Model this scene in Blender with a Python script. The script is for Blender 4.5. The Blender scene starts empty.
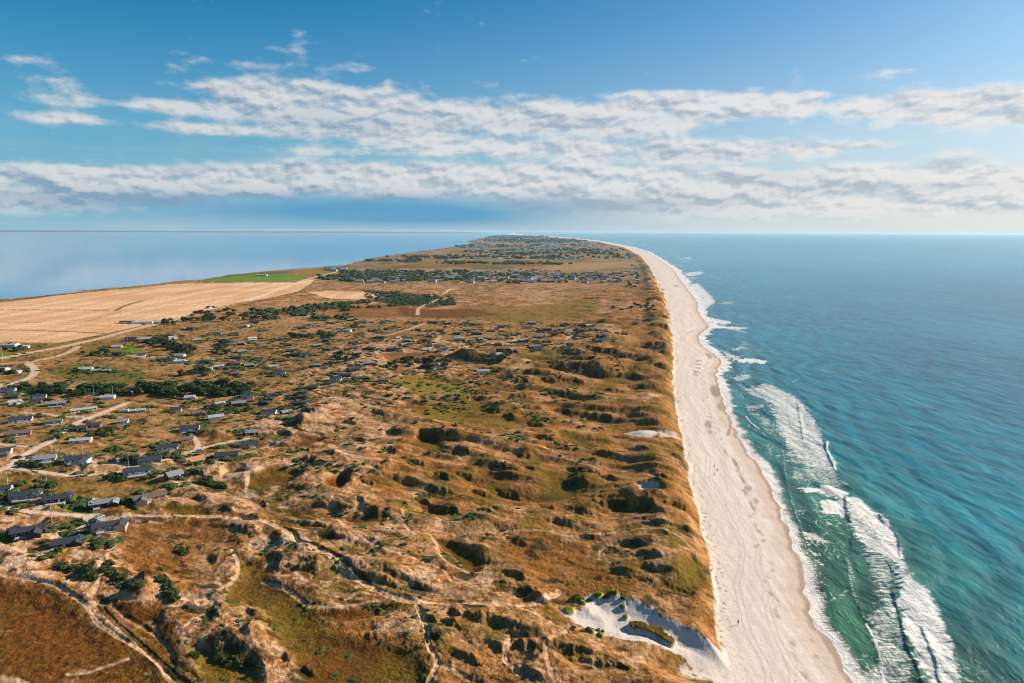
import bpy, math, random
import numpy as np
from mathutils import Vector, Matrix

random.seed(7)
rng = np.random.default_rng(11)
scene = bpy.context.scene
col = scene.collection

# ------------------------------------------------------------------ camera
CAM_H = 125.0
F = 683.0
PITCH = math.radians(9.21)
ROLL = math.radians(0.25)
W, HH = 1024.0, 683.0
fwd = np.array([0, math.cos(PITCH), -math.sin(PITCH)])
r0 = np.array([1.0, 0, 0]); u0 = np.array([0, math.sin(PITCH), math.cos(PITCH)])
rgt = math.cos(ROLL) * r0 + math.sin(ROLL) * u0
up = -math.sin(ROLL) * r0 + math.cos(ROLL) * u0
cam_d = bpy.data.cameras.new('camera'); cam = bpy.data.objects.new('camera', cam_d); col.objects.link(cam)
cam_d.sensor_width = 36.0; cam_d.lens = 36.0 * F / W
cam_d.clip_start = 1.0; cam_d.clip_end = 200000.0
cam.matrix_world = Matrix(((rgt[0], up[0], -fwd[0], 0), (rgt[1], up[1], -fwd[1], 0), (rgt[2], up[2], -fwd[2], CAM_H), (0, 0, 0, 1)))
scene.camera = cam

def ray(px, py):
    return fwd + rgt * ((px - W / 2) / F) - up * ((py - HH / 2) / F)
def G(px, py, z=5.0):
    """place on the ground that is seen at the given spot of the photograph"""
    d = ray(px, py)
    t = (CAM_H - z) / max(-d[2], 0.0028)
    return (d[0] * t, d[1] * t)
def depth_at(px, py):
    x, y = G(px, py); return y * math.cos(PITCH) + 120 * math.sin(PITCH)

# ------------------------------------------------------------------ noise
def _h(ix, iy, seed):
    n = (ix.astype(np.int64) * 374761393 + iy.astype(np.int64) * 668265263 + seed * 982451653) & 0xFFFFFFFF
    n = ((n ^ (n >> 13)) * 1274126177) & 0xFFFFFFFF
    n = n ^ (n >> 16)
    return n
def gnoise(x, y, seed=0):
    x0 = np.floor(x); y0 = np.floor(y); fx = x - x0; fy = y - y0
    ix = x0.astype(np.int64); iy = y0.astype(np.int64)
    def g(dx, dy):
        a = _h(ix + dx, iy + dy, seed).astype(np.float64) * (2 * math.pi / 4294967296.0)
        return np.cos(a) * (fx - dx) + np.sin(a) * (fy - dy)
    u = fx * fx * fx * (fx * (fx * 6 - 15) + 10); v = fy * fy * fy * (fy * (fy * 6 - 15) + 10)
    a = g(0, 0); b = g(1, 0); c = g(0, 1); d = g(1, 1)
    return ((a + (b - a) * u) * (1 - v) + (c + (d - c) * u) * v) * 1.45
def fbm(x, y, o=3, seed=0, gain=.5):
    s = 0; a = 1.0; t = 0
    for i in range(o):
        s = s + a * gnoise(x, y, seed + i * 17); t += a
        x = x * 2.03 + 5.1; y = y * 2.03 - 3.7; a *= gain
    return s / t
def sst(a, b, x):
    t = np.clip((x - a) / (b - a), 0, 1); return t * t * (3 - 2 * t)
def lerp(a, b, t): return a + (b - a) * t

SUN_AZ = math.radians(66); SUN_EL = math.radians(25)
S = np.array([math.sin(SUN_AZ), math.cos(SUN_AZ)])
Q = np.array([-S[1], S[0]])

# ------------------------------------------------------------------ coast lines as X(Y)
def curve(pts, z, pre=()):
    w = [G(a, b, z) for a, b in pts]
    w = list(pre) + w
    w.sort(key=lambda p: p[1])
    return np.array([p[1] for p in w]), np.array([p[0] for p in w])
FOOT = curve([(726, 683), (720, 655), (716, 635), (712, 612), (712, 590), (710, 570), (704, 540), (699, 515), (690, 488), (686, 462), (683, 443), (678, 425), (675, 405),
              (672, 385), (673, 360), (672, 345), (670, 325), (664, 300), (657, 283), (648, 265), (640, 256), (625, 248), (600, 242.3), (575, 239.5), (545, 236.8), (515, 234.6)], 3.0,
             pre=[(75, -400), (63, 60)])
WATER = curve([(853, 683), (829, 642), (811, 615), (798, 557), (780, 513), (763, 472), (741, 442), (729, 417), (718, 385), (716, 374), (722, 361), (714, 354), (700, 344), (698, 336), (709, 327), (698, 312), (698, 303), (689, 291), (680, 280),
               (674, 270), (660, 260), (648, 252), (632, 247), (600, 241), (575, 238.2), (545, 235.7), (515, 234)], 0.0, pre=[(105, -400), (97, 60)])
FJORD = curve([(-60, 303), (0, 298), (60, 291), (110, 287), (170, 280.5), (215, 275), (250, 271), (300, 268), (335, 265), (360, 258.5), (400, 253), (440, 248), (470, 244), (466, 241), (486, 237.5), (497, 235.2)], 0.0,
              pre=[(-1700, -3000), (-1500, 0), (-1350, 700)])
def XI(c, y): return np.interp(y, c[0], c[1])
YEND = min(FOOT[0][-1], WATER[0][-1], FJORD[0][-1])
print('YEND', YEND)

# ------------------------------------------------------------------ traced features (converted to metres on the ground)
class Ell:
    def __init__(s, px, py, rx, ry, rot=0, z=5.0):
        c = np.array(G(px, py, z)); r = math.radians(rot)
        a = np.array(G(px + rx * math.cos(r), py + rx * math.sin(r), z)) - c
        b = np.array(G(px - ry * math.sin(r) * .9, py + ry * math.cos(r) * .9, z)) - c
        s.c = c; s.M = np.array([a, b]).T; s.I = np.linalg.inv(s.M)
        s.R = max(np.linalg.norm(a), np.linalg.norm(b)) * 1.5
def poly_w(pts, z=5.0): return np.array([G(a, b, z) for a, b in pts])
def seg_dist(x, y, P, closed=False):
    d = np.full(x.shape, 1e9); n = len(P)
    for i in range(n if closed else n - 1):
        a = P[i]; b = P[(i + 1) % n]; v = b - a; L = max(v @ v, 1e-9)
        t = np.clip(((x - a[0]) * v[0] + (y - a[1]) * v[1]) / L, 0, 1)
        d = np.minimum(d, np.hypot(x - a[0] - t * v[0], y - a[1] - t * v[1]))
    return d
def inside(x, y, P):
    r = np.zeros(x.shape, bool); n = len(P)
    for i in range(n):
        a = P[i]; b = P[(i + 1) % n]
        if a[1] == b[1]: continue
        c = ((a[1] > y) != (b[1] > y)) & (x < (b[0] - a[0]) * (y - a[1]) / (b[1] - a[1]) + a[0])
        r ^= c
    return r
def smooth_line(P, n=4):
    P = np.array(P); out = []
    for i in range(len(P) - 1):
        p0 = P[max(i - 1, 0)]; p1 = P[i]; p2 = P[i + 1]; p3 = P[min(i + 2, len(P) - 1)]
        for k in range(n):
            t = k / n
            out.append(.5 * ((2 * p1) + (-p0 + p2) * t + (2 * p0 - 5 * p1 + 4 * p2 - p3) * t * t + (-p0 + 3 * p1 - 3 * p2 + p3) * t ** 3))
    out.append(P[-1]); return np.array(out)

# flats: (polygon, kind)    H brown heath, O olive grass, G green, Y yellow green, D dark wood floor, T stubble field, L pale lawn
FLATS = [
    ([(-90, 575), (0, 582), (60, 594), (105, 622), (150, 655), (185, 683), (190, 730), (-120, 730)], 'H', 6),
    ([(95, 598), (125, 600), (140, 606), (160, 607), (172, 625), (185, 660), (196, 683), (150, 655), (115, 628)], 'H', 4),
    ([(240, 560), (262, 563), (275, 580), (310, 600), (327, 625), (345, 632), (372, 640), (400, 645), (425, 665), (430, 690), (300, 690), (296, 665), (280, 640), (268, 615), (250, 605), (222, 600), (232, 585)], 'O', 4),
    ([(190, 645), (235, 650), (255, 665), (262, 690), (200, 690)], 'O', 4),
    ([(436, 541), (452, 540), (470, 548), (486, 562), (480, 572), (466, 572), (450, 562)], 'H', 3),
    ([(500, 545), (530, 535), (575, 545), (600, 565), (625, 585), (640, 600), (600, 594), (560, 606), (530, 590), (505, 565)], 'R', 6),
    ([(692, 562), (708, 566), (709, 588), (690, 597), (672, 592), (680, 578)], 'O', 3),
    ([(247, 478), (268, 470), (296, 467), (303, 473), (290, 482), (262, 488), (250, 487)], 'O', 3),
    ([(380, 380), (430, 375), (470, 385), (465, 396), (420, 394)], 'Y', 4),
    ([(405, 408), (440, 406), (470, 415), (462, 425), (425, 420)], 'Y', 4),
    ([(420, 398), (470, 400), (520, 412), (560, 425), (520, 430), (470, 428), (430, 418)], 'O2', 5),
    ([(420, 433), (438, 436), (445, 448), (430, 452), (410, 445)], 'O', 3),
    ([(470, 455), (490, 470), (500, 480), (485, 475), (468, 463)], 'O', 3),
    ([(300, 437), (320, 435), (322, 441), (302, 443)], 'O', 3),
    ([(223, 468), (243, 468), (244, 474), (224, 475)], 'O', 2),
    ([(325, 481), (345, 474), (352, 480), (340, 490), (328, 488)], 'H', 2),
    ([(540, 470), (575, 470), (580, 490), (570, 500), (540, 495)], 'O', 4),
    ([(700, 610), (710, 612), (726, 640), (715, 640)], 'R', 3),
    ([(312, 612), (340, 610), (380, 606), (382, 614), (350, 620), (330, 620)], 'H', 2),
    # left, among the houses
    ([(0, 472), (60, 478), (110, 480), (150, 476), (165, 485), (150, 500), (90, 503), (0, 485)], 'O2', 4),
    ([(60, 500), (80, 495), (98, 504), (95, 514), (72, 512), (55, 506)], 'G', 2),
    ([(0, 495), (35, 503), (50, 508), (0, 505)], 'G2', 2),
    ([(65, 515), (96, 519), (100, 524), (80, 530), (68, 525)], 'G2', 2),
    ([(0, 535), (12, 536), (14, 546), (0, 548)], 'G', 2),
    ([(110, 485), (150, 487), (160, 510), (120, 514), (112, 505)], 'O2', 4),
    ([(160, 505), (200, 503), (215, 514), (170, 514)], 'O', 3),
    ([(95, 450), (110, 440), (120, 445), (112, 458)], 'G2', 3),
    ([(180, 520), (225, 520), (235, 550), (200, 600), (120, 560), (120, 530)], 'R', 6),
    # middle distance
    ([(40, 368), (80, 362), (110, 366), (145, 372), (140, 382), (100, 381), (60, 376)], 'G2', 6),
    ([(60, 345), (130, 337), (130, 350), (90, 356), (60, 354)], 'O2', 5),
    ([(122, 345), (142, 345), (140, 351), (124, 351)], 'G', 3),
    ([(-20, 352), (15, 352), (10, 357), (-20, 358)], 'G', 3),
    ([(0, 345), (60, 344), (40, 352), (0, 352)], 'O2', 5),
    ([(20, 377), (70, 379), (110, 382), (70, 386), (20, 384)], 'L', 4),
    ([(355, 288), (390, 291), (425, 294), (458, 304), (430, 307), (395, 305), (370, 300), (385, 296)], 'D', 8),
    ([(455, 305), (520, 306), (600, 300), (600, 318), (530, 322), (450, 318)], 'O2', 20),
    ([(400, 306), (430, 309), (470, 308), (500, 314), (440, 318), (400, 315)], 'H', 15),
    ([(330, 306), (400, 304), (420, 316), (350, 318)], 'H2', 15),
    ([(375, 330), (440, 336), (430, 340), (385, 338)], 'H2', 6),
    ([(380, 353), (440, 352), (445, 358), (390, 361)], 'H2', 6),
    ([(520, 350), (560, 352), (555, 362), (520, 360)], 'O2', 6),
    ([(190, 293), (230, 300), (150, 325), (200, 312)], 'O2', 8),
    # fields along the lagoon
    ([(-160, 312), (0, 300.5), (60, 293), (110, 289), (170, 283), (235, 281.5), (300, 281.5), (318, 278), (300, 290), (270, 297), (235, 302), (195, 313), (150, 323), (100, 333), (62, 341), (0, 341), (-160, 350)], 'T', 6),
    ([(308, 291), (330, 289.5), (375, 291.5), (387, 295), (370, 298.5), (330, 297.5)], 'T', 6),
    ([(-160, 304), (0, 298.5), (60, 291.6), (105, 288), (60, 293.5), (0, 302), (-160, 316)], 'M', 5),
    ([(212, 276), (250, 273.5), (298, 274), (306, 278), (285, 281), (235, 281), (195, 280)], 'G', 8),
    ([(300, 269), (342, 268.5), (338, 273.5), (300, 273)], 'Y', 8),
    ([(110, 288), (140, 285), (155, 287), (130, 290)], 'Y', 6),
    ([(340, 279.5), (380, 280), (376, 282.5), (338, 282)], 'Y', 8),
    ([(476, 244), (510, 243), (515, 246), (478, 247)], 'L', 40),
    ([(540, 262), (640, 262), (645, 268), (560, 269)], 'L', 40),
    ([(400, 262), (560, 259), (620, 262), (560, 266), (420, 268)], 'O2', 40),
]
# pale sand areas
SANDS = [
    ([(583, 596), (602, 598), (620, 601), (640, 607), (660, 620), (690, 634), (712, 645), (728, 652), (742, 664), (750, 690), (722, 690), (706, 668), (680, 655), (655, 647), (625, 642), (600, 636), (588, 632), (568, 620), (560, 612), (572, 611), (587, 611)], 1.0, 'W'),
    ([(625, 431), (640, 430), (655, 433), (658, 438), (650, 441), (636, 439), (628, 436)], 1.0, 'W'),
    ([(656, 433), (676, 433), (682, 438), (660, 440)], .6, 'W'),
    ([(634, 399), (652, 397), (664, 401), (650, 405), (636, 403)], .7, 'S'),
    ([(636, 496), (650, 496), (662, 502), (650, 504), (640, 502)], .8, 'W'),
    ([(92, 597), (104, 602), (112, 612), (122, 618), (128, 628), (134, 640), (120, 633), (104, 632), (96, 622), (88, 610)], .75, 'S'),
    ([(396, 566), (420, 560), (440, 568), (452, 580), (446, 590), (430, 596), (408, 592), (398, 580)], .55, 'S'),
    ([(440, 590), (455, 580), (475, 575), (482, 566), (492, 572), (505, 590), (522, 597), (500, 597), (480, 592), (460, 586)], .6, 'S'),
    ([(198, 545), (225, 535), (235, 550), (240, 570), (232, 590), (210, 600), (195, 590), (185, 570)], .25, 'S'),
    ([(242, 535), (262, 530), (276, 540), (275, 552), (250, 553), (240, 545)], .45, 'S'),
    ([(222, 635), (245, 625), (268, 640), (285, 655), (300, 683), (262, 690), (258, 665), (235, 645)], .4, 'S'),
    ([(180, 598), (220, 585), (232, 592), (215, 605), (185, 615)], .35, 'S'),
    ([(75, 668), (88, 664), (86, 690), (66, 690)], .6, 'S'),
    ([(125, 598), (150, 598), (160, 590), (175, 600), (168, 606), (140, 605)], .4, 'S'),
    ([(330, 575), (345, 570), (350, 580), (338, 585)], .4, 'S'),
    ([(375, 510), (400, 515), (425, 528), (410, 530), (385, 522)], .35, 'S'),
    ([(440, 520), (455, 525), (450, 535), (432, 532)], .4, 'S'),
    ([(500, 513), (525, 510), (530, 520), (512, 525)], .35, 'S'),
    ([(610, 660), (650, 655), (660, 670), (640, 683), (620, 680)], .4, 'S'),
    ([(440, 625), (465, 630), (480, 650), (470, 655), (445, 640)], .35, 'S'),
    ([(225, 468), (243, 476), (245, 490), (228, 487), (222, 475)], .35, 'S'),
    ([(300, 415), (330, 415), (335, 430), (310, 432)], .3, 'S'),
    ([(185, 322), (193, 330), (184, 336), (178, 330)], .3, 'S'),
]
# paths: points, width in metres, kind (path, road, ditch), strength
PATHS = [
    ([(0, 469), (10, 466), (26, 454), (38, 447), (51, 440), (60, 432), (70, 426), (84, 419), (105, 411), (127, 402)], 5.0, 'road', 1),
    ([(-60, 470), (0, 469)], 5.0, 'road', 1),
    ([(-90, 500), (-40, 485), (0, 469)], 5.0, 'road', 1),
    ([(127, 402), (150, 402), (180, 405.5), (210, 409), (240, 415)], 3, 'path', .6),
    ([(8, 467), (28, 469), (50, 472.5), (72, 475), (100, 474), (120, 472), (140, 466), (160, 461), (172, 458), (180, 453), (196, 450), (206, 446), (224, 442), (238, 439), (252, 437)], 3.2, 'road', .95),
    ([(72, 474), (80, 468), (88, 463.5), (100, 462), (115, 464), (130, 466)], 2.6, 'road', .9),
    ([(196, 449), (198, 443), (193, 436), (189, 433)], 3.0, 'road', .9),
    ([(-30, 505), (0, 507), (32, 511), (53, 513), (91, 516), (97, 519)], 3.0, 'road', 1),
    ([(97, 519), (80, 527), (68, 534), (60, 539)], 2.4, 'road', .8),
    ([(92, 516), (97, 521)], 7.0, 'road', .8),
    ([(34, 511), (40, 507), (44, 505)], 4.0, 'road', .8),
    ([(40, 520), (48, 514)], 2.0, 'path', .7),
    ([(105, 517), (125, 517), (158, 515), (200, 516), (235, 519), (262, 523), (280, 530), (290, 540), (305, 549), (330, 560), (350, 575), (375, 590), (395, 598), (420, 603), (470, 606), (520, 607), (545, 602), (560, 590)], 2.6, 'path', .9),
    ([(0, 443), (20, 445), (36, 446.5)], 3.0, 'road', .8),
    ([(23, 412), (47, 413), (60, 415.5), (84, 416.5)], 3.0, 'road', .8),
    ([(0, 578), (30, 582), (60, 590), (85, 605), (100, 622), (118, 635), (132, 643), (150, 655), (165, 670), (178, 690)], 1.3, 'path', .8),
    ([(103, 563), (101, 578), (95, 595)], 1.2, 'path', .7),
    ([(90, 604), (104, 604)], .9, 'path', .6),
    ([(120, 600), (140, 602), (158, 598)], 1.6, 'path', .7),
    ([(110, 603), (130, 617), (150, 628), (165, 640), (174, 655)], .9, 'path', .5),
    ([(135, 625), (150, 618), (160, 635)], .8, 'path', .4),
    ([(68, 670), (85, 669), (105, 662), (128, 656)], 1.1, 'path', .7),
    ([(0, 673), (20, 677), (30, 690)], 3.5, 'path', .8),
    ([(180, 600), (205, 600), (213, 604)], 1.5, 'path', .6),
    ([(186, 628), (205, 612), (214, 604)], 1.2, 'path', .6),
    ([(231, 549), (236, 560), (239, 570), (234, 580), (222, 590)], 1.0, 'path', .8),
    ([(264, 580), (285, 588), (300, 598), (310, 605), (325, 607), (345, 607), (370, 602), (386, 600)], 1.6, 'path', .7),
    ([(345, 600), (360, 595), (375, 596)], 1.0, 'path', .6),
    ([(417, 607), (422, 620), (427, 630), (430, 650), (437, 665), (430, 678), (425, 690)], 1.4, 'path', .9),
    ([(437, 665), (455, 672), (470, 682)], 1.4, 'path', .6),
    ([(560, 632), (566, 638), (548, 648), (546, 660), (552, 683)], 1.2, 'path', .7),
    ([(510, 640), (506, 660), (520, 680)], 1.6, 'path', .7),
    ([(512, 606), (540, 622), (560, 630), (565, 628)], 1.0, 'path', .5),
    ([(338, 520), (355, 535), (372, 548), (395, 556), (415, 560), (440, 568), (452, 582)], 1.2, 'path', .7),
    ([(340, 524), (360, 545)], 2.0, 'path', .5),
    ([(403, 513), (406, 528), (415, 538)], 1.0, 'path', .7),
    ([(395, 532), (430, 538), (445, 560), (470, 572)], .9, 'path', .6),
    ([(500, 533), (540, 533), (570, 538), (620, 537), (660, 540), (700, 558)], 1.2, 'path', .5),
    ([(600, 560), (600, 552), (612, 548)], .9, 'path', .6),
    ([(460, 540), (480, 545), (500, 560)], .9, 'path', .3),
    ([(380, 430), (420, 425), (450, 432), (480, 437), (520, 445), (560, 455), (600, 470)], 1.5, 'path', .5),
    ([(540, 455), (580, 460), (640, 475), (685, 480)], 1.5, 'path', .35),
    ([(540, 400), (600, 402), (660, 410)], 1.5, 'path', .3),
    ([(255, 430), (290, 432), (310, 435), (345, 436), (400, 440)], 1.5, 'path', .5),
    ([(222, 478), (226, 470), (243, 468), (248, 476), (246, 490)], 1.2, 'path', .7),
    # main road and side roads in the distance
    ([(-60, 365), (0, 357.5), (29, 352), (59, 347), (81, 342), (103, 337), (125, 331), (150, 325), (190, 315), (225, 305), (250, 298), (285, 286), (310, 278), (335, 272)], 9.0, 'road', .8),
    ([(78, 346), (68, 352), (50, 357), (20, 362), (-30, 364)], 6.0, 'road', .7),
    ([(28, 363), (35, 369), (31, 376), (15, 382), (0, 385), (-30, 387)], 6.0, 'road', .8),
    ([(125, 354), (150, 357)], 8.0, 'road', .7),
    ([(418, 313.5), (419, 308), (427, 303), (438, 298.5), (446, 292), (452, 288)], 6.0, 'path', 1),
    ([(380, 336), (405, 330), (425, 323)], 4, 'road', .6),
    ([(430, 348), (437, 340), (440, 336)], 5, 'road', .6),
    ([(450, 355), (458, 352), (468, 345)], 5, 'road', .7),
    ([(450, 344), (480, 343), (520, 344)], 4, 'road', .4),
    ([(510, 344), (518, 338)], 6, 'road', .6),
    ([(568, 340), (572, 332)], 6, 'road', .6),
    ([(300, 345), (340, 343), (400, 346)], 4, 'path', .5),
    ([(330, 355), (345, 345), (352, 340)], 4, 'path', .4),
    ([(300, 378), (330, 370), (370, 362), (400, 362)], 3, 'path', .4),
    ([(0, 384), (30, 386), (60, 390)], 5, 'road', .6),
    ([(10, 395), (50, 388), (70, 388)], 4, 'road', .5),
    # field ditches
    ([(0, 308), (50, 308), (115, 308.8)], 2.5, 'ditch', .8), ([(115, 308.8), (128, 303), (143, 299)], 2.5, 'ditch', .8),
    ([(0, 327.5), (60, 329), (110, 331.5)], 2.5, 'ditch', .8), ([(0, 339.5), (50, 341)], 3, 'ditch', .8), ([(0, 320), (40, 320.5)], 2.0, 'ditch', .6),
    ([(60, 322), (110, 324)], 1.5, 'ditch', .5), ([(85, 320), (120, 310)], 1.5, 'ditch', .3), ([(140, 299), (190, 290), (230, 285)], 2, 'ditch', .4),
    ([(235, 277.5), (300, 278)], 8, 'path', .3), ([(250, 275.5), (285, 275.5)], 14, 'ditch', .7),
    ([(288, 536), (296, 545), (305, 552)], 2, 'ditch', .6), ([(283, 527), (292, 535), (300, 545), (318, 552), (345, 566), (368, 582)], 1.6, 'ditch', .8),
    ([(98, 603), (110, 615), (128, 631), (148, 650), (166, 666), (184, 684)], 1.8, 'ditch', .8),
    ([(125, 612), (150, 626), (168, 645), (174, 665)], 1.0, 'ditch', .5),
]
# slip faces and blowout walls that fall away from the sun: (x, y, half width, half height)
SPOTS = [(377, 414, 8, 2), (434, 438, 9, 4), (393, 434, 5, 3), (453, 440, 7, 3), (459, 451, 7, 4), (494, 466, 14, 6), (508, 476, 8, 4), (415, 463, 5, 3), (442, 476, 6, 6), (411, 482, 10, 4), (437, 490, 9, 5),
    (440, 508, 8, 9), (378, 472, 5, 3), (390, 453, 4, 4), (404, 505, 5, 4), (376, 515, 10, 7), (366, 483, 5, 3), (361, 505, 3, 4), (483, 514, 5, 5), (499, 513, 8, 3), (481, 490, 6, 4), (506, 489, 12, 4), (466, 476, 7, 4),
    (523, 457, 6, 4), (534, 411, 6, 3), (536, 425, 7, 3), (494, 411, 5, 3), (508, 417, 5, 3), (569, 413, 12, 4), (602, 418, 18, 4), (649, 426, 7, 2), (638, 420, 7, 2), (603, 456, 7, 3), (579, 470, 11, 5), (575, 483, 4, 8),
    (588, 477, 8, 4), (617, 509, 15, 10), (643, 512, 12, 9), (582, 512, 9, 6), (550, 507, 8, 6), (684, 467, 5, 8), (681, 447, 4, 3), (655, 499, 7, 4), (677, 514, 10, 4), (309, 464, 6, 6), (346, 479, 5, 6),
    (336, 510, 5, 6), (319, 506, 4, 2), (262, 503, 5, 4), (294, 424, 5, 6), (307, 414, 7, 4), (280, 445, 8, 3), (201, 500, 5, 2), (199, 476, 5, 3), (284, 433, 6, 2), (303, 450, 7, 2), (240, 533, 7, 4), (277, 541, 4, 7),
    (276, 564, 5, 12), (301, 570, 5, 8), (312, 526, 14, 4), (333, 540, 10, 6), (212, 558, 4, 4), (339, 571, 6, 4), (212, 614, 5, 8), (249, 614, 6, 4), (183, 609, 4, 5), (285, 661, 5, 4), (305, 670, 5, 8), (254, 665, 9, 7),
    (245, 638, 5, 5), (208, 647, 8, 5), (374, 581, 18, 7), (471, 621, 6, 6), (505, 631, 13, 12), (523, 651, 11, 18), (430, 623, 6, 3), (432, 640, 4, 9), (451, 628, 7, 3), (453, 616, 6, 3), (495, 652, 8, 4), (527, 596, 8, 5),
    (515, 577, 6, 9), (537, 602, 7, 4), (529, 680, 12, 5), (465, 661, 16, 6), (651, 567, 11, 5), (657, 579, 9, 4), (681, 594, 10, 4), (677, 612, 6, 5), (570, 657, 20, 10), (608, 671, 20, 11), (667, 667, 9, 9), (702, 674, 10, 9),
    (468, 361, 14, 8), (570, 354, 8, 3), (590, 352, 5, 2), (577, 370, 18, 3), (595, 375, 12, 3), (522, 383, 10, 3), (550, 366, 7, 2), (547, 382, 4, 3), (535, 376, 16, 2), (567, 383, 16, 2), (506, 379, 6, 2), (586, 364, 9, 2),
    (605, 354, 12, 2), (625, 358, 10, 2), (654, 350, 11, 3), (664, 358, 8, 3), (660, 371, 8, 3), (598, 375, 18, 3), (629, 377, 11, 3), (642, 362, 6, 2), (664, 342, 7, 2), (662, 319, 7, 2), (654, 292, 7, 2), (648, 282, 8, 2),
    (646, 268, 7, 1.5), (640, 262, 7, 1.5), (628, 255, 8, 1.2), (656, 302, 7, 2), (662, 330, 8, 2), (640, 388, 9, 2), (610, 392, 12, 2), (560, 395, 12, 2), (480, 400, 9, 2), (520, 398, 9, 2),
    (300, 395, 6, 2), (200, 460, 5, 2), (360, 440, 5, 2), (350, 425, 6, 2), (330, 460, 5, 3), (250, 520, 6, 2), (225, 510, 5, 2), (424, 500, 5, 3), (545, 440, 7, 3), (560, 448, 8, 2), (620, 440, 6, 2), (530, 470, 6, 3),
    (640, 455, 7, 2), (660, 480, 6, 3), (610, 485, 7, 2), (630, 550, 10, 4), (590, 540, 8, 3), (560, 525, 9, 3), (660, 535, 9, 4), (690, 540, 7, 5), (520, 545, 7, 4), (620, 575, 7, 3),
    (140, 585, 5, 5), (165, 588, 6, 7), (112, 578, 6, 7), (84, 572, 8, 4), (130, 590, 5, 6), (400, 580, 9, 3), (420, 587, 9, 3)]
# little hills seen whole (x, y, radius px, height m)
HILLS = [(466, 358, 15, 6), (210, 432, 13, 3), (222, 434, 9, 2.5), (315, 420, 16, 3.5), (480, 520, 18, 3), (150, 420, 14, 2.5), (645, 634, 10, 3.0), (715, 632, 10, 3.5), (641, 435, 13, 1.4), (644, 401, 9, 1), (95, 575, 14, 3), (150, 590, 20, 3), (250, 640, 22, 3)]
EF = []
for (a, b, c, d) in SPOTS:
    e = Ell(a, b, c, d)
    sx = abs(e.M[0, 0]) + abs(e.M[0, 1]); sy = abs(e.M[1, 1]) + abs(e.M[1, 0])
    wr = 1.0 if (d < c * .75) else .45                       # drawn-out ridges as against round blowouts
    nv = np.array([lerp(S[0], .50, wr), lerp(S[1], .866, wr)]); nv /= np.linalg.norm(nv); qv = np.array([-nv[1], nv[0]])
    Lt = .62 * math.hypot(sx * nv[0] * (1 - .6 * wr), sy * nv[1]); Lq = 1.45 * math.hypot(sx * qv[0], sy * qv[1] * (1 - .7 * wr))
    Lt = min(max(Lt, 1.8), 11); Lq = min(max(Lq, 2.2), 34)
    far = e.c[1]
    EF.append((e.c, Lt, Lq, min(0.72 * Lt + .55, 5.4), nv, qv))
FL = [(poly_w(p), k, s) for p, k, s in FLATS]
SN = [(poly_w(p), s, k) for p, s, k in SANDS]
PT = [(smooth_line([G(a, b) for a, b in p], 3), w, k, s) for p, w, k, s in PATHS]
HL = []
for a, b, r, h in HILLS:
    c = np.array(G(a, b)); HL.append((c, r * depth_at(a, b) / F, h))

def sel(x, y, P, m):
    return np.nonzero((x > P[:, 0].min() - m) & (x < P[:, 0].max() + m) & (y > P[:, 1].min() - m) & (y < P[:, 1].max() + m))[0]

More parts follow.
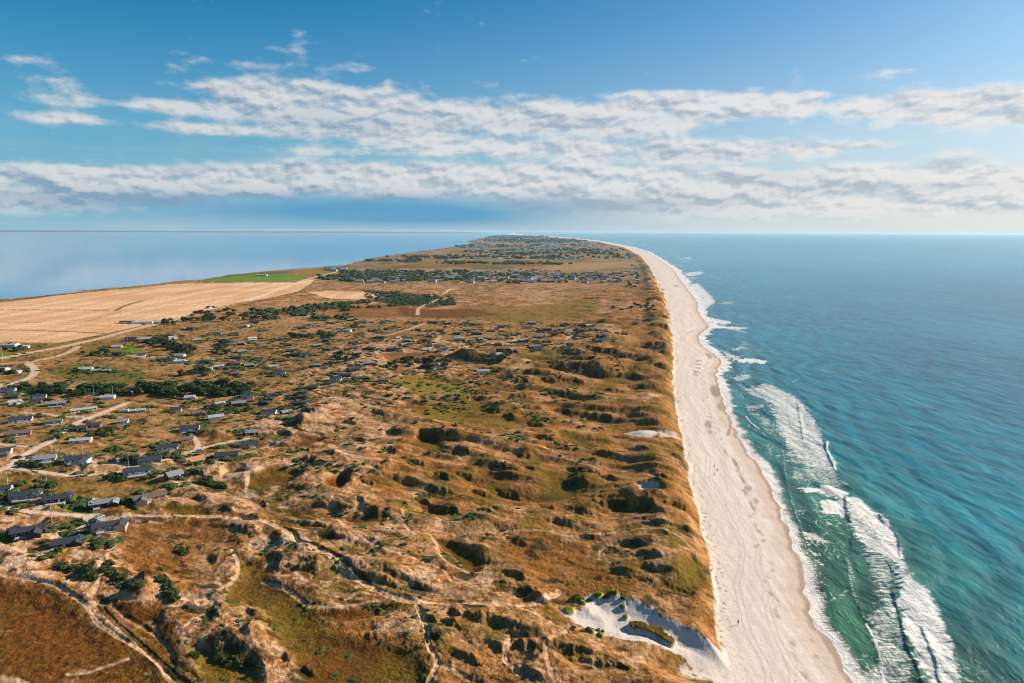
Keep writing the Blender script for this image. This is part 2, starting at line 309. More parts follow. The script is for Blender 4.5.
def terrain(x, y, colour=True):
    x = np.asarray(x, float).ravel(); y = np.asarray(y, float).ravel()
    r = np.hypot(x, y)
    near = np.exp(-np.maximum(r - 250, 0) / 500)
    wob = fbm(x / 22, y / 22, 3, 5) * 6 * np.clip(r / 600, .5, 2.5)
    xf = XI(FOOT, y) + wob * np.where(y < 700, .6, 1)
    xw = XI(WATER, y) + fbm(x * 0 + 3.3, y / 14, 3, 9) * 3.0
    xl = XI(FJORD, y) + fbm(x / 120, y / 120, 3, 8) * 40
    df = xf - x; dw = xw - x; dl = x - xl
    # ---- warp for natural edges
    wx = fbm(x / 7, y / 7, 3, 21) * 2.4 + fbm(x / 30, y / 30, 2, 22) * 4; wy = fbm(x / 7, y / 7, 3, 31) * 2.4 + fbm(x / 30, y / 30, 2, 32) * 5
    k = np.clip(r / 500, .6, 4)
    qx = x + wx * k * .55; qy = y + wy * k * .55
    # ---- amplitude of dune relief
    amp = np.ones_like(x)
    amp *= lerp(1, .22, sst(-60, -170, x + .16 * y - 30 + wx) * sst(330, 380, y))      # the villages on the left stand on flatter heath
    amp *= lerp(1, .35, sst(560, 900, y) * sst(60, 160, df))
    amp *= lerp(1, .3, sst(1500, 3000, y))
    flat = np.zeros_like(x); kinds = {'O': np.zeros_like(x), 'G': np.zeros_like(x)}
    for P, kd, soft in FL:
        i = sel(x, y, P, 60)
        if not len(i): continue
        d = seg_dist(qx[i], qy[i], P, True); d = np.where(inside(qx[i], qy[i], P), d, -d)
        m = sst(-soft * .45, soft * .45, d)
        a = kinds.setdefault(kd, np.zeros_like(x)); a[i] = np.maximum(a[i], m)
        if kd not in ('G2', 'R', 'O2'): flat[i] = np.maximum(flat[i], sst(-soft, soft * 1.5, d))
        else: flat[i] = np.maximum(flat[i], .5 * sst(-soft, soft * 1.5, d))
    sandW = np.zeros_like(x); sandS = np.zeros_like(x); pit = np.zeros_like(x)
    for n, (P, s, kd) in enumerate(SN):
        i = sel(x, y, P, 40)
        if not len(i): continue
        kk = .5 if kd == 'W' else 1.0
        ax = x[i] + (qx[i] - x[i]) * kk; ay = y[i] + (qy[i] - y[i]) * kk
        d = seg_dist(ax, ay, P, True); d = np.where(inside(ax, ay, P), d, -d)
        if kd == 'W': sandW[i] = np.maximum(sandW[i], s * sst(-.5, .6, d + 1.3 * gnoise(x[i] / 2.1, y[i] / 2.1, 77) + .7 * gnoise(x[i] / .8, y[i] / .8, 78)))
        else: sandS[i] = np.maximum(sandS[i], s * sst(-3, 5, d))
        if n == 0: pit[i] = sst(-1.0, 7, d)
        flat[i] = np.maximum(flat[i], .6 * s * sst(-3, 3, d))
    # ---- dunes drawn out by the sea wind
    u = (x * .90 - y * .43); v = (x * .43 + y * .90)
    n0 = fbm(u / 95, v / 52, 2, 41)
    rgt_ = sst(20, -140, x - XI(FOOT, y) + 190) * .0 + sst(240, 140, df) * sst(240, 300, y)      # long ridges towards the sea
    hum = 1 - rgt_
    va = v + 3.5 * n0
    n1a = fbm((u + 14 * n0) / 92, va / 22, 3, 51, .42); n1a = fbm((u + 14 * n0) / 92, (va + 7 * n1a) / 22, 3, 51, .42)
    n1b = 1 - np.abs(fbm((u + 8 * n0) / 46, v / 21, 3, 53)) * 2.6
    n1 = lerp(n1b, .35 + 1.35 * n1a, np.clip(rgt_ + .35, 0, 1))
    n2 = fbm(u / 17, v / 10, 3, 61, .42) * lerp(1, .55, rgt_)
    n3 = fbm(x / 4.2, y / 4.2, 2, 71)
    rel = n0 * .55 + (n1 - .35) * .55 + n2 * .28
    h = 3.4 + amp * (1 - flat * .88) * (2.2 + rel * lerp(3.1, 6.3, rgt_))
    h += (1 - flat * .5) * amp * n3 * lerp(.42, .25, rgt_)
    n4 = fbm(x / 1.3, y / 1.3, 2, 81)
    h += near * n4 * .20 * (1 - .6 * flat)
    h += flat * near * n4 * .10
    # foredune ridge
    ridge = np.exp(-((df - 16) / 13) ** 2)
    pc = G(690, 622); ridge = ridge * (1 - .8 * np.exp(-(((x - pc[0]) / 22) ** 2 + ((y - pc[1]) / 20) ** 2)))
    h += ridge * (3.0 + 2.2 * fbm(x / 30, y / 30, 2, 91)) * lerp(1, 1.4, sst(600, 1500, y))
    # dune rows behind the far foredune
    h += np.exp(-((df - 90) / 70) ** 2) * sst(450, 700, y) * (1.2 + 3.6 * np.abs(fbm(u / 60, v / 38, 3, 95)) * 1.8)
    # ---- explicit slip faces
    shade_scrub = np.zeros_like(x); f_m = fbm(x / 6.5, y / 5.5, 3, 97)
    for c, Lt, Lq, A, nv, qv in EF:
        R = 7 * Lt + Lq * 2.4
        i = np.nonzero((np.abs(x - c[0]) < R) & (np.abs(y - c[1]) < R))[0]
        if not len(i): continue
        sc_ = Lt * 1.1 + 1.5
        dx = x[i] - c[0] + fbm(x[i] / sc_, y[i] / sc_, 3, 401 + int(c[0]) % 50) * (Lt * .6 + Lq * .3); dy = y[i] - c[1] + fbm(x[i] / sc_, y[i] / sc_, 3, 501 + int(c[1]) % 50) * Lt * .95
        t = dx * nv[0] + dy * nv[1]; q = dx * qv[0] + dy * qv[1]
        t = t + (.05 + .12 * math.sin(c[0] * 1.7)) * q * q / Lq + .35 * Lt * math.sin(c[1]) * q / Lq - .1 * Lt                 # horns of the face bend
        up_ = sst(-.35 * Lt, .75 * Lt, t) * np.exp(-np.maximum(t - .8 * Lt, 0) ** 2 / (2 * (3.2 * Lt) ** 2))
        up_ = up_ * np.exp(-(np.abs(q) / (1.15 * Lq)) ** 2.0) * (1 + .35 * n2[i])
        dn = sst(.75 * Lt, -.35 * Lt, t) * np.exp(-np.maximum(-t - .6 * Lt, 0) ** 2 / (2 * (1.1 * Lt) ** 2)) * np.exp(-(np.abs(q) / (1.0 * Lq)) ** 2.2)
        h[i] += A * (.56 * up_ - .30 * dn)
        shade_scrub[i] = np.maximum(shade_scrub[i], sst(1.15, .1, np.hypot(t / (1.5 * Lt) + .1, q / (1.0 * Lq)) + .9 * f_m[i]) * (.85 if Lt > 3.2 else .4))
    for c, R, H_ in HL:
        i = np.nonzero((np.abs(x - c[0]) < 3 * R) & (np.abs(y - c[1]) < 3 * R))[0]
        if len(i): h[i] += H_ * np.exp(-(((x[i] - c[0]) ** 2 + (y[i] - c[1]) ** 2) / R ** 2) ** 1.3) * (1 + .3 * n2[i])
    # ---- the sand hollow
    if True:
        pc = G(655, 628); pg = np.exp(-(((x - pc[0]) / 30) ** 2 + ((y - pc[1]) / 24) ** 2) ** 2)
        h = lerp(h, 5.7 + .7 * n2 + .3 * n3 + .2 * n4, pg * .9)
        h = lerp(h, 4.5 + .9 * fbm(x / 9, y / 9, 2, 101) + .05 * n3, pit * .96)
        P = poly_w([(618, 598), (640, 605), (660, 617), (690, 632), (712, 643), (724, 651)])
        i = sel(x, y, P, 30)
        if len(i):
            side = (x[i] - P[0, 0]) * (P[-1, 1] - P[0, 1]) - (y[i] - P[0, 1]) * (P[-1, 0] - P[0, 0])
            d = seg_dist(x[i] + wx[i] * .25, y[i] + wy[i] * .25, P)
            h[i] += (1 - pit[i]) * 1.2 * np.exp(-(d / 5) ** 2)
        P = poly_w([(633, 627), (645, 630), (658, 634), (668, 642)])
        i = sel(x, y, P, 12)
        if len(i):
            d = seg_dist(x[i] + wx[i] * .2, y[i] + wy[i] * .2, P)
            isl = sst(2.6, 1.3, d + 1.1 * n3[i] + .8 * n4[i]); h[i] += 1.9 * isl; sandW[i] *= (1 - isl); kinds.setdefault('O', np.zeros_like(x))[i] = np.maximum(kinds['O'][i], isl)
        for (a, b, w_) in ((622, 609, 3), (625, 617, 3), (570, 613, 5), (591, 632, 3), (600, 636, 3), (575, 600, 5), (584, 604, 4), (598, 597, 5), (612, 598, 5)):
            c = G(a, b); w2 = w_ * .32
            i = np.nonzero((np.abs(x - c[0]) < 9) & (np.abs(y - c[1]) < 9))[0]
            if len(i):
                m = np.exp(-(((qx[i] - c[0]) ** 2 + ((qy[i] - c[1]) * .7) ** 2) / w2 ** 2)); m = sst(.25, .6, m)
                h[i] += m * .8; sandW[i] *= 1 - m; kinds.setdefault('G', np.zeros_like(x))[i] = np.maximum(kinds['G'][i], m * .9)
    # ---- roads and paths
    road = np.zeros_like(x); path = np.zeros_like(x); ditch = np.zeros_like(x)
    for P, w_, kd, s in PT:
        i = sel(x, y, P, 14)
        if not len(i): continue
        j = .35 if kd == 'road' else (.7 if w_ < 4 else .4)
        kk = min(1.0, w_ / 3.0) * j * .5
        d = seg_dist(x[i] + wx[i] * kk, y[i] + wy[i] * kk, P)
        rr = r[i]
        wv = np.maximum(w_ * .5, rr * .0026) * (1 + .35 * n2[i] * (kd != 'road'))
        m = s * sst(wv + np.maximum(.25, rr * .0006) + .1, wv - np.maximum(.25, rr * .0006), d)
        if kd == 'road': road[i] = np.maximum(road[i], m)
        elif kd == 'path': path[i] = np.maximum(path[i], m)
        else: ditch[i] = np.maximum(ditch[i], m)
        if kd == 'road':
            hm = sst(w_ * 1.6, w_ * .5, d); h[i] = lerp(h[i], 4.6, hm * .8)
        elif kd == 'path': h[i] -= .35 * m
        else: h[i] -= (.55 if w_ < 3 else .3) * m
    # ---- lagoon side and far land lie low
    low = sst(1500, 6000, y)
    h = lerp(h, 4 + (h - 4) * .7, low)
    far_rise = sst(3000, 9000, y) * sst(150, 500, df)
    h += far_rise * 2
    T = kinds.get('T', np.zeros_like(x)); M_ = kinds.get('M', np.zeros_like(x))
    h = lerp(h, 2.2 + .1 * n2, np.clip(T + M_, 0, 1) * .95)
    h = np.where(dl < 260, lerp(-1.5, h, sst(-30, 150, dl) * .999), h)
    # ---- beach
    bz = np.clip(dw / np.maximum(xw - xf, 5), -3, 1.2)
    zb = 3.1 * np.clip(bz, 0, 1.2) ** .8 + np.where(dw < 0, dw * .07, 0) + .07 * fbm(x / 6, y / 9, 3, 111) + .10 * fbm(x / 3, y / 30, 2, 113)
    zb = np.maximum(zb, -6)
    bm = sst(6.5, -2.5, df)
    if True:
        gate = np.exp(-((y - G(745, 668)[1]) / 9) ** 2)       # the hollow opens on to the beach
        bm = np.maximum(bm, gate * sst(26, 8, df))
    h = lerp(h, zb, bm)
    # land ends
    h = lerp(h, -4, sst(YEND - 600, YEND, y))
    farland = sst(-.02, -.1, x / np.maximum(y, 1)) * sst(33000, 34000, r) * (y > 0)
    h = np.maximum(h, farland * (22 + 16 * fbm(x / 3000, y / 3000, 2, 7)) - 4 * (1 - farland)) if farland.max() > 0 else h
    if not colour: return h
    # ------------------------------------------------------------ surface kinds
    def C(r_, g_, b_): return np.array([r_, g_, b_])
    N = len(x); c = np.zeros((N, 3))
    f1 = fbm(x / 34, y / 34, 3, 121); f2 = fbm(x / 9, y / 9, 3, 131); f3 = fbm(x / 2.2, y / 2.2, 2, 141)
    kf = sst(600, 1500, r); kg = sst(1500, 4500, r)
    def far_mix(a, b, c): return lerp(lerp(a, b, kf), c, kg)
    f4 = far_mix(fbm(x / 14, y / 26, 3, 151), fbm(x / 32, y / 70, 3, 152), fbm(x / 80, y / 200, 3, 153))
    mix = lambda c, cc, m: c + (cc - c) * np.clip(m, 0, 1)[:, None]
    TAN = C(.35, .165, .055); TAN2 = C(.47, .275, .145); BRN = C(.135, .050, .013); OLV = C(.145, .102, .012); GRN = C(.075, .12, .014); DK = C(.024, .034, .012)
    SAND = C(.60, .43, .30)
    c[:] = TAN
    c = mix(c, TAN2, sst(-.05, .35, f1 + .5 * f2))
    south = sst(330, 240, y)
    # hollows: heath and olive; crests: dry marram and sand
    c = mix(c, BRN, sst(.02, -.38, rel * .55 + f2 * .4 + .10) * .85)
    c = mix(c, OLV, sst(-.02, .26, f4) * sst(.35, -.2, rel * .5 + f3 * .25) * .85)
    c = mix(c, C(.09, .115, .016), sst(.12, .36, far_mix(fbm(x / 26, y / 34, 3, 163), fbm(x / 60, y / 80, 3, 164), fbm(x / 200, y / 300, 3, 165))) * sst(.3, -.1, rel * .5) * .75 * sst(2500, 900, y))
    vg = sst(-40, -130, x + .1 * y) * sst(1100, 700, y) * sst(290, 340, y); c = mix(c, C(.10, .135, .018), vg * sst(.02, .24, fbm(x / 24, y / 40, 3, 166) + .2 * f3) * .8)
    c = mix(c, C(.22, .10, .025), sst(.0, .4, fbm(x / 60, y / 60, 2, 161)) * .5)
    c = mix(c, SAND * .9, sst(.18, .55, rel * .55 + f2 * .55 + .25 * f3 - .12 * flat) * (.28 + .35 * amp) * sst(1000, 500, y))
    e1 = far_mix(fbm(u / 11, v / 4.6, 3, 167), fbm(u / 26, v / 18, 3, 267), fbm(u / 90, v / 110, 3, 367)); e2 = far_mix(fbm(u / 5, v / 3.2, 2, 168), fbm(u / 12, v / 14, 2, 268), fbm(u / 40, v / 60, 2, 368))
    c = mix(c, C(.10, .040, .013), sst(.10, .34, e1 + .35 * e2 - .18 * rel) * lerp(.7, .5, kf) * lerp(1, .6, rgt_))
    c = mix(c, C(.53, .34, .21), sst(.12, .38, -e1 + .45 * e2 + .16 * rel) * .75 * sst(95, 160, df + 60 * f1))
    lf = 1 - sst(700, 1000, r)
    rid = 1 - np.abs(fbm((x + wx) / 19, (y + wy) / 19, 3, 171)) * 4.2; rid2 = 1 - np.abs(fbm((x + wx * .6) / 8, (y + wy * .6) / 10, 3, 172)) * 3.4
    vil = sst(.75, .35, amp) * sst(1200, 900, y)
    c = mix(c, C(.30, .17, .055) * (1 + .3 * f2)[:, None], vil * .55)
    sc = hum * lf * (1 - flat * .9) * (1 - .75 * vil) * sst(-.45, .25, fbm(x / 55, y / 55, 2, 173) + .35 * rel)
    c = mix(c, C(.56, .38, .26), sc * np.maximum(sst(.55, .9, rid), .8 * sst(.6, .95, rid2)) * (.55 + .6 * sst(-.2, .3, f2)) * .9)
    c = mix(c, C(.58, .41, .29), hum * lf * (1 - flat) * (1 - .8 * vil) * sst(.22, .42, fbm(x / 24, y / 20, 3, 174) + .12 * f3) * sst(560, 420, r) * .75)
    c = mix(c, C(.085, .040, .014), hum * lf * sst(.16, .36, fbm(x / 7, y / 7, 3, 175) - .1 * rel) * .7)
    # orange marram near the coast
    co = sst(95, 30, df) * sst(2500, 700, y) + sst(190, 90, df) * .6 * (y < 600)
    c = mix(c, C(.31, .165, .058), np.clip(co, 0, 1) * .6)
    c = mix(c, OLV * 1.1, np.clip(co, 0, 1) * sst(.0, .3, f4) * .7)
    # distance: duller, greener land
    d1 = sst(1100, 2000, y)
    c = mix(c, C(.25, .17, .08), d1 * .6)
    c = mix(c, C(.10, .12, .04), d1 * sst(-.05, .35, fbm(x / 180, y / 420, 3, 171)) * .8)
    c = mix(c, C(.42, .26, .14), sst(700, 900, y) * sst(.05, .35, fbm(x / 90, y / 200, 3, 181)) * .5)
    PAL = {'H': (C(.19, .075, .016), .95), 'H2': (C(.2, .08, .022), .6), 'O': (OLV, .9), 'O2': (C(.2, .13, .02), .65), 'G': (C(.14, .24, .018), .95), 'G2': (C(.10, .125, .016), .7), 'Y': (C(.235, .18, .022), .7),
           'D': (C(.035, .06, .02), .9), 'T': (C(.56, .34, .19), 1.0), 'L': (C(.36, .24, .12), .6), 'M': (C(.2, .10, .045), 1.0), 'R': (C(.24, .105, .025), .7)}
    order = ['R', 'H2', 'O2', 'H', 'O', 'L', 'M', 'T', 'Y', 'G2', 'G', 'D']
    for kd in order:
        if kd in kinds:
            cc, s = PAL[kd]; m = kinds[kd] * s
            if kd in ('O', 'O2', 'G2', 'Y', 'D', 'R'): m = m * np.clip(1 + f2 * .8 + f3 * .5, .3, 1.1)
            c = mix(c, cc, m)
    if 'H' in kinds:
        c = mix(c, OLV * .95, kinds['H'] * sst(-.05, .4, f1 * .7 + f2 * .4 + .5 * f3) * .9)
        c = mix(c, C(.2, .085, .03), kinds['H'] * sst(.1, .4, -f1 * .8 + f3 * .4) * .6)
    if 'H' in kinds: c = mix(c, C(.45, .30, .19), kinds['H'] * lf * sst(.86, .97, 1 - np.abs(fbm((x + wx) / 24, (y + wy) / 24, 3, 177)) * 3) * sst(.0, .3, f2 + f1) * .6); c = mix(c, C(.06, .035, .012), kinds['H'] * sst(.12, .3, fbm(x / 2.6, y / 2.6, 3, 178)) * .7)
    if 'O' in kinds: c = mix(c, BRN, kinds['O'] * sst(.0, .35, -f1 + f3 * .6) * .7)
    if 'T' in kinds:
        st = fbm(x / 26, y / 190, 2, 191) + .5 * fbm(x / 400, y / 60, 2, 192)
        c = mix(c, C(.48, .27, .14), T * sst(-.1, .5, st) * .8)
        c = mix(c, C(.64, .42, .27), T * sst(.05, .3, -st) * .8)
        tl = np.abs(((x * .3 + y * .95) / 30) % 1 - .5); c = mix(c, C(.42, .23, .11), T * sst(.07, .0, tl) * .8)
    c = mix(c, SAND, sandS * sst(-.35, .25, f2 * .9 + f3 * .55 + .35 * (sandS - .3)))
    c = mix(c, C(.56, .48, .42) * (1 + .05 * f2)[:, None], sandW)
    # scattered scrub, then the darkened slip faces
    c = mix(c, DK, sst(.20, .36, fbm(u / 13, v / 7, 3, 201) - .14 * rel) * lerp(.8, .55, rgt_) * (1 - sandW) * (1 - T) * sst(.95, .5, flat))
    c = mix(c, C(.030, .034, .013) * (1 + .5 * f3)[:, None], shade_scrub * .8 * (1 - sandW))  # dark scrub on the slip faces, its tone also painting in deeper shade
    c = mix(c, C(.05, .05, .018), ditch * .9)
    c = mix(c, C(.58, .40, .26), path * np.clip(.85 + f3 * .5, 0, 1))
    c = mix(c, C(.62, .49, .37), road)
    lum = c.mean(1, keepdims=True); mean_ = np.array([.27, .14, .055]); kc = (1 - sandW)[:, None]
    c = c + kc * ((lum + 1.12 * (c - lum)) - c)
    c = c * (1 + kc * .22 * np.clip((c.mean(1, keepdims=True) - .16) / .16, -1, .6))
    c = c * (1 + kc * (np.array([.88, .82, .80]) * (1 - T)[:, None] + T[:, None] - 1))
    # grain of the plants
    c *= (1 + near * (1 - sandW) * (.5 * f3 + .55 * n4) * (1 - .5 * road))[:, None]
    c = np.clip(c, .008, .8)
    # beach sand
    BS = C(.62, .52, .445)
    bc = np.tile(BS, (N, 1)) * (1 + .05 * fbm(x / 4, y / 16, 3, 211) + .04 * f2)[:, None]
    bs = x - xf; lines = fbm(dw / 2.6, y / 75, 3, 213); lines2 = fbm(dw / 9, y / 140, 2, 214)
    bc = bc * (1 + .16 * lines + .12 * lines2)[:, None]
    wr_ = sst(1.5, .4, np.abs(dw - 13 - 3.5 * fbm(y / 24, y * 0, 3, 217) * 2)) * sst(-.1, .25, fbm(x / 3, y / 6, 3, 218)); bc = mix(bc, C(.27, .19, .13), wr_ * .6)
    fresh = sst(10, 5, dw + 2.2 * fbm(x / 9, y / 9, 2, 215))
    bc = mix(bc, C(.50, .38, .295), fresh * .7)
    for o_ in (0, 1.9, 7.5, 9.4): bc = mix(bc, C(.42, .33, .27), sst(.45, .15, np.abs(bs - 11 - o_ - 3 * fbm(y / 60, y * 0 + o_ // 5, 2, 219) * 2)) * .45)
    bc = mix(bc, C(.30, .2, .14), sst(3, 1, dw) * .8)
    for a, b, cx_, cy_, rt, s in ((708, 425, 4, 6, 0, .5), (710, 432, 3, 3, 0, .4), (715, 390, 5, 9, -30, .6), (721, 405, 4, 5, -30, .5), (699, 361, 4, 1, 0, .6), (698, 364.5, 4, 1, 0, .6), (698, 368, 4, 1, 0, .6), (697, 372, 4, 1, 0, .6), (696, 375, 4, 1, 0, .5),
                           (729, 430, 2, 7, 20, .5), (735, 462, 2, 6, -25, .5), (742, 478, 2, 6, -30, .4), (748, 488, 4, 4, -20, .45), (756, 500, 3, 4, -30, .4), (710, 326, 5, 1, 0, .5), (709, 355, 4, 3, 30, .5), (690, 262 + 70, 3, 1, 0, .3), (676, 286, 3, 1, 0, .5), (817, 655, 5, 3, 30, .35), (812, 640, 4, 2, 40, .3), (752, 505, 2, 8, -25, .35)):
        e = Ell(a, b, cx_, cy_, rt, 1.5)
        i = np.nonzero((np.abs(x - e.c[0]) < e.R) & (np.abs(y - e.c[1]) < e.R))[0]
        if len(i):
            p = e.I @ np.array([qx[i] * .5 + x[i] * .5 - e.c[0], qy[i] * .5 + y[i] * .5 - e.c[1]])
            dd = np.hypot(p[0], p[1]) + .35 * f3[i] + .3 * f2[i]
            bc[i] = mix(bc[i], C(.23, .16, .12), s * 1.3 * sst(1.1, .6, dd))
    bmk = np.clip(sst(-.9, -2.6, df + 3.2 * n3 + 2.6 * n2) + sst(.75, .95, bm), 0, 1)
    # tufts scattered at the foot of the dune
    bmk2 = bmk * (1 - sst(.32, .4, fbm(x / 1.6, y / 1.6, 2, 221) + .25 * sst(-9, 0, df) - .1) * sst(-10, -1, df) * .8)
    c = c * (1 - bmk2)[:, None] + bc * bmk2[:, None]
    c = mix(c, C(.03, .05, .06), np.clip(farland * 3, 0, 1))
    kind = np.zeros(N, np.int8)
    kind[road > .5] = 1; kind[(path > .5) & (road <= .5)] = 2
    kind[T > .5] = 3; kind[sandW > .5] = 4; kind[bmk > .5] = 5
    return h, c, kind

def ground_z(x, y): return float(terrain(np.array([x]), np.array([y]), False)[0])

# ------------------------------------------------------------------ mesh helpers
def np_mesh(name, verts, faces, attrs=None, smooth=True, normals=None):
    m = bpy.data.meshes.new(name)
    m.vertices.add(len(verts)); m.vertices.foreach_set('co', np.ascontiguousarray(verts, np.float32).ravel())
    nf = len(faces); k = faces.shape[1]
    m.loops.add(nf * k); m.loops.foreach_set('vertex_index', faces.astype(np.int32).ravel())
    m.polygons.add(nf); m.polygons.foreach_set('loop_start', np.arange(0, nf * k, k, dtype=np.int32))
    m.polygons.foreach_set('use_smooth', np.full(nf, smooth))
    m.update(calc_edges=True)
    for an, (typ, data) in (attrs or {}).items():
        a = m.attributes.new(an, typ, 'POINT')
        a.data.foreach_set('color' if typ == 'FLOAT_COLOR' else 'value', np.ascontiguousarray(data, np.float32).ravel())
    if normals is not None: m.normals_split_custom_set_from_vertices(normals.astype(np.float32))
    return m
def polar(th, rs):
    T, R = np.meshgrid(th, rs)
    x = np.sin(T) * R; y = np.cos(T) * R
    nr, nt = len(rs), len(th)
    i = np.arange(nr - 1)[:, None] * nt; j = np.arange(nt)[None, :]
    j2 = (j + 1) % nt
    f = np.stack([i + j, i + nt + j, i + nt + j2, i + j2], -1).reshape(-1, 4)[:, ::-1]
    return x.ravel(), y.ravel(), f, nr, nt
def angles(segs):
    out = []
    for a, b, s in segs:
        n = max(1, int(round((b - a) / s))); out += [math.radians(a + (b - a) * k / n) for k in range(n)]
    return np.array(out)
def vnorm(x, y, z, f):
    P = np.stack([x, y, z], 1); a = P[f[:, 2]] - P[f[:, 0]]; b = P[f[:, 3]] - P[f[:, 1]]
    n = np.cross(a, b); out = np.zeros_like(P)
    for k in range(4):
        for d in range(3): out[:, d] += np.bincount(f[:, k], n[:, d], len(x))
    out /= np.maximum(np.linalg.norm(out, axis=1), 1e-9)[:, None]; out *= np.sign(out[:, 2:3] + 1e-12); return out
def subset(x, y, z, f, keep, attrs, nrm=None):
    g = f[keep]; used = np.zeros(len(x), bool); used[g.ravel()] = True
    mp = np.cumsum(used) - 1
    at = {k: (t, d[used]) for k, (t, d) in attrs.items()}
    return np.stack([x, y, z], 1)[used], mp[g], at, (nrm[used] if nrm is not None else None)

# ------------------------------------------------------------------ node helpers
class NT:
    def __init__(s, tree): s.t = tree; s.n = tree.nodes; s.l = tree.links
    def new(s, typ, **kw):
        n = s.n.new(typ)
        for k, v in kw.items(): setattr(n, k, v)
        return n
    def put(s, sock, v):
        if isinstance(v, bpy.types.NodeSocket): s.l.new(v, sock)
        elif v is not None: sock.default_value = v
    def m(s, op, a, b=None, c=None, clamp=False):
        n = s.new('ShaderNodeMath', operation=op, use_clamp=clamp)
        s.put(n.inputs[0], a); s.put(n.inputs[1], b); s.put(n.inputs[2], c); return n.outputs[0]
    def vm(s, op, a, b=None, scale=None):
        n = s.new('ShaderNodeVectorMath', operation=op)
        s.put(n.inputs[0], a); s.put(n.inputs[1], b)
        if scale is not None: s.put(n.inputs['Scale'], scale)
        return n.outputs['Value'] if op in ('DOT_PRODUCT', 'LENGTH') else n.outputs[0]
    def mix(s, f, a, b, bt='MIX'):
        n = s.new('ShaderNodeMix', data_type='RGBA', blend_type=bt)
        s.put(n.inputs[0], f); s.put(n.inputs[6], a); s.put(n.inputs[7], b); return n.outputs[2]
    def noise(s, vec, scale, detail=2, rough=.5, dim='3D', dist=0):
        n = s.new('ShaderNodeTexNoise', noise_dimensions=dim); s.put(n.inputs['Vector'], vec)
        n.inputs['Scale'].default_value = scale; n.inputs['Detail'].default_value = detail; n.inputs['Roughness'].default_value = rough
        n.inputs['Distortion'].default_value = dist; return n.outputs['Fac']
    def ss(s, x, a, b, lo=0, hi=1):
        n = s.new('ShaderNodeMapRange', interpolation_type='SMOOTHSTEP'); s.put(n.inputs[0], x)
        n.inputs[1].default_value = a; n.inputs[2].default_value = b; n.inputs[3].default_value = lo; n.inputs[4].default_value = hi; return n.outputs[0]
def mat(name):
    m = bpy.data.materials.new(name); m.use_nodes = True; t = NT(m.node_tree)
    bs = next(n for n in m.node_tree.nodes if n.type == 'BSDF_PRINCIPLED'); return m, t, bs
def simple(name, c, rough=.7, var=.25, scale=1.5, metal=0, spec=.3):
    m, t, b = mat(name)
    tc = t.new('ShaderNodeTexCoord').outputs['Object']
    n = t.noise(tc, scale, 4, .6)
    f = t.m('MULTIPLY_ADD', n, var * 2, 1 - var)
    cc = t.mix(1.0, (c[0], c[1], c[2], 1), f, 'MULTIPLY')
    t.put(b.inputs['Base Color'], cc); b.inputs['Roughness'].default_value = rough; b.inputs['Metallic'].default_value = metal
    b.inputs['Specular IOR Level'].default_value = spec
    return m
def land_material(name, bump=.6, speck=.35):
    m, t, b = mat(name)
    a = t.new('ShaderNodeAttribute', attribute_name='Col').outputs['Color']
    tc = t.new('ShaderNodeTexCoord').outputs['Object']
    n1 = t.noise(tc, 1.6, 3, .65); n2 = t.noise(tc, .35, 3, .6); n3 = t.noise(tc, .06, 3, .6)
    f = t.m('ADD', t.m('MULTIPLY_ADD', n1, speck * 2.2, 1 - speck * 1.1), t.m('ADD', t.m('MULTIPLY_ADD', n2, speck * 1.6, -speck * .8), t.m('MULTIPLY_ADD', n3, speck, -speck * .5)))
    c = t.mix(1.0, a, f, 'MULTIPLY')
    t.put(b.inputs['Base Color'], c); b.inputs['Roughness'].default_value = .95; b.inputs['Specular IOR Level'].default_value = .08
    bp = t.new('ShaderNodeBump'); bp.inputs['Strength'].default_value = bump; bp.inputs['Distance'].default_value = .8
    t.put(bp.inputs['Height'], t.m('ADD', n1, t.m('MULTIPLY', n2, 1.5))); t.l.new(bp.outputs[0], b.inputs['Normal'])
    return m

# ------------------------------------------------------------------ build ground
RN = [5, 25, 50, 75, 95, 110, 120, 128]
r_ = 134.0
while r_ < 60000:
    RN.append(r_); r_ += min(.9 * r_ * r_ / 82000, .0075 * r_) if r_ > 150 else .6
RN = np.array(RN)
th = angles([(-180, -60, 4), (-60, -42, .5), (-42, 33, .06), (33, 60, .5), (60, 180, 4)])
gx, gy, gf, nr, nt = polar(th, RN)
print('ground verts', len(gx))
gh = np.empty_like(gx); gc = np.empty((len(gx), 3)); gk = np.empty(len(gx), np.int8)
CH = 200000
for a in range(0, len(gx), CH):
    gh[a:a + CH], gc[a:a + CH], gk[a:a + CH] = terrain(gx[a:a + CH], gy[a:a + CH])
nrm = vnorm(gx, gy, gh, gf)
fh = gh[gf].max(1); keep = fh > -2.5
fk = gk[gf[:, 0]]
ca = {'Col': ('FLOAT_COLOR', np.concatenate([gc, np.ones((len(gc), 1))], 1))}
M_land = land_material('dune vegetation'); M_beach = land_material('beach sand', .25, .07); M_field = land_material('stubble', .2, .12); M_road = land_material('gravel', .2, .1)
for k, nm, mt in ((0, 'ground', M_land), (1, 'road', M_road), (2, 'path', M_road), (3, 'field', M_field), (4, 'sand_hollow', M_beach), (5, 'beach', M_beach)):
    kk = keep & (fk == k)
    if not kk.any(): continue
    v, f, at, nn = subset(gx, gy, gh, gf, kk, ca, nrm)
    me = np_mesh(nm, v, f, at, True, nn); me.materials.append(mt)
    o = bpy.data.objects.new(nm, me); col.objects.link(o); o['kind'] = 'structure'

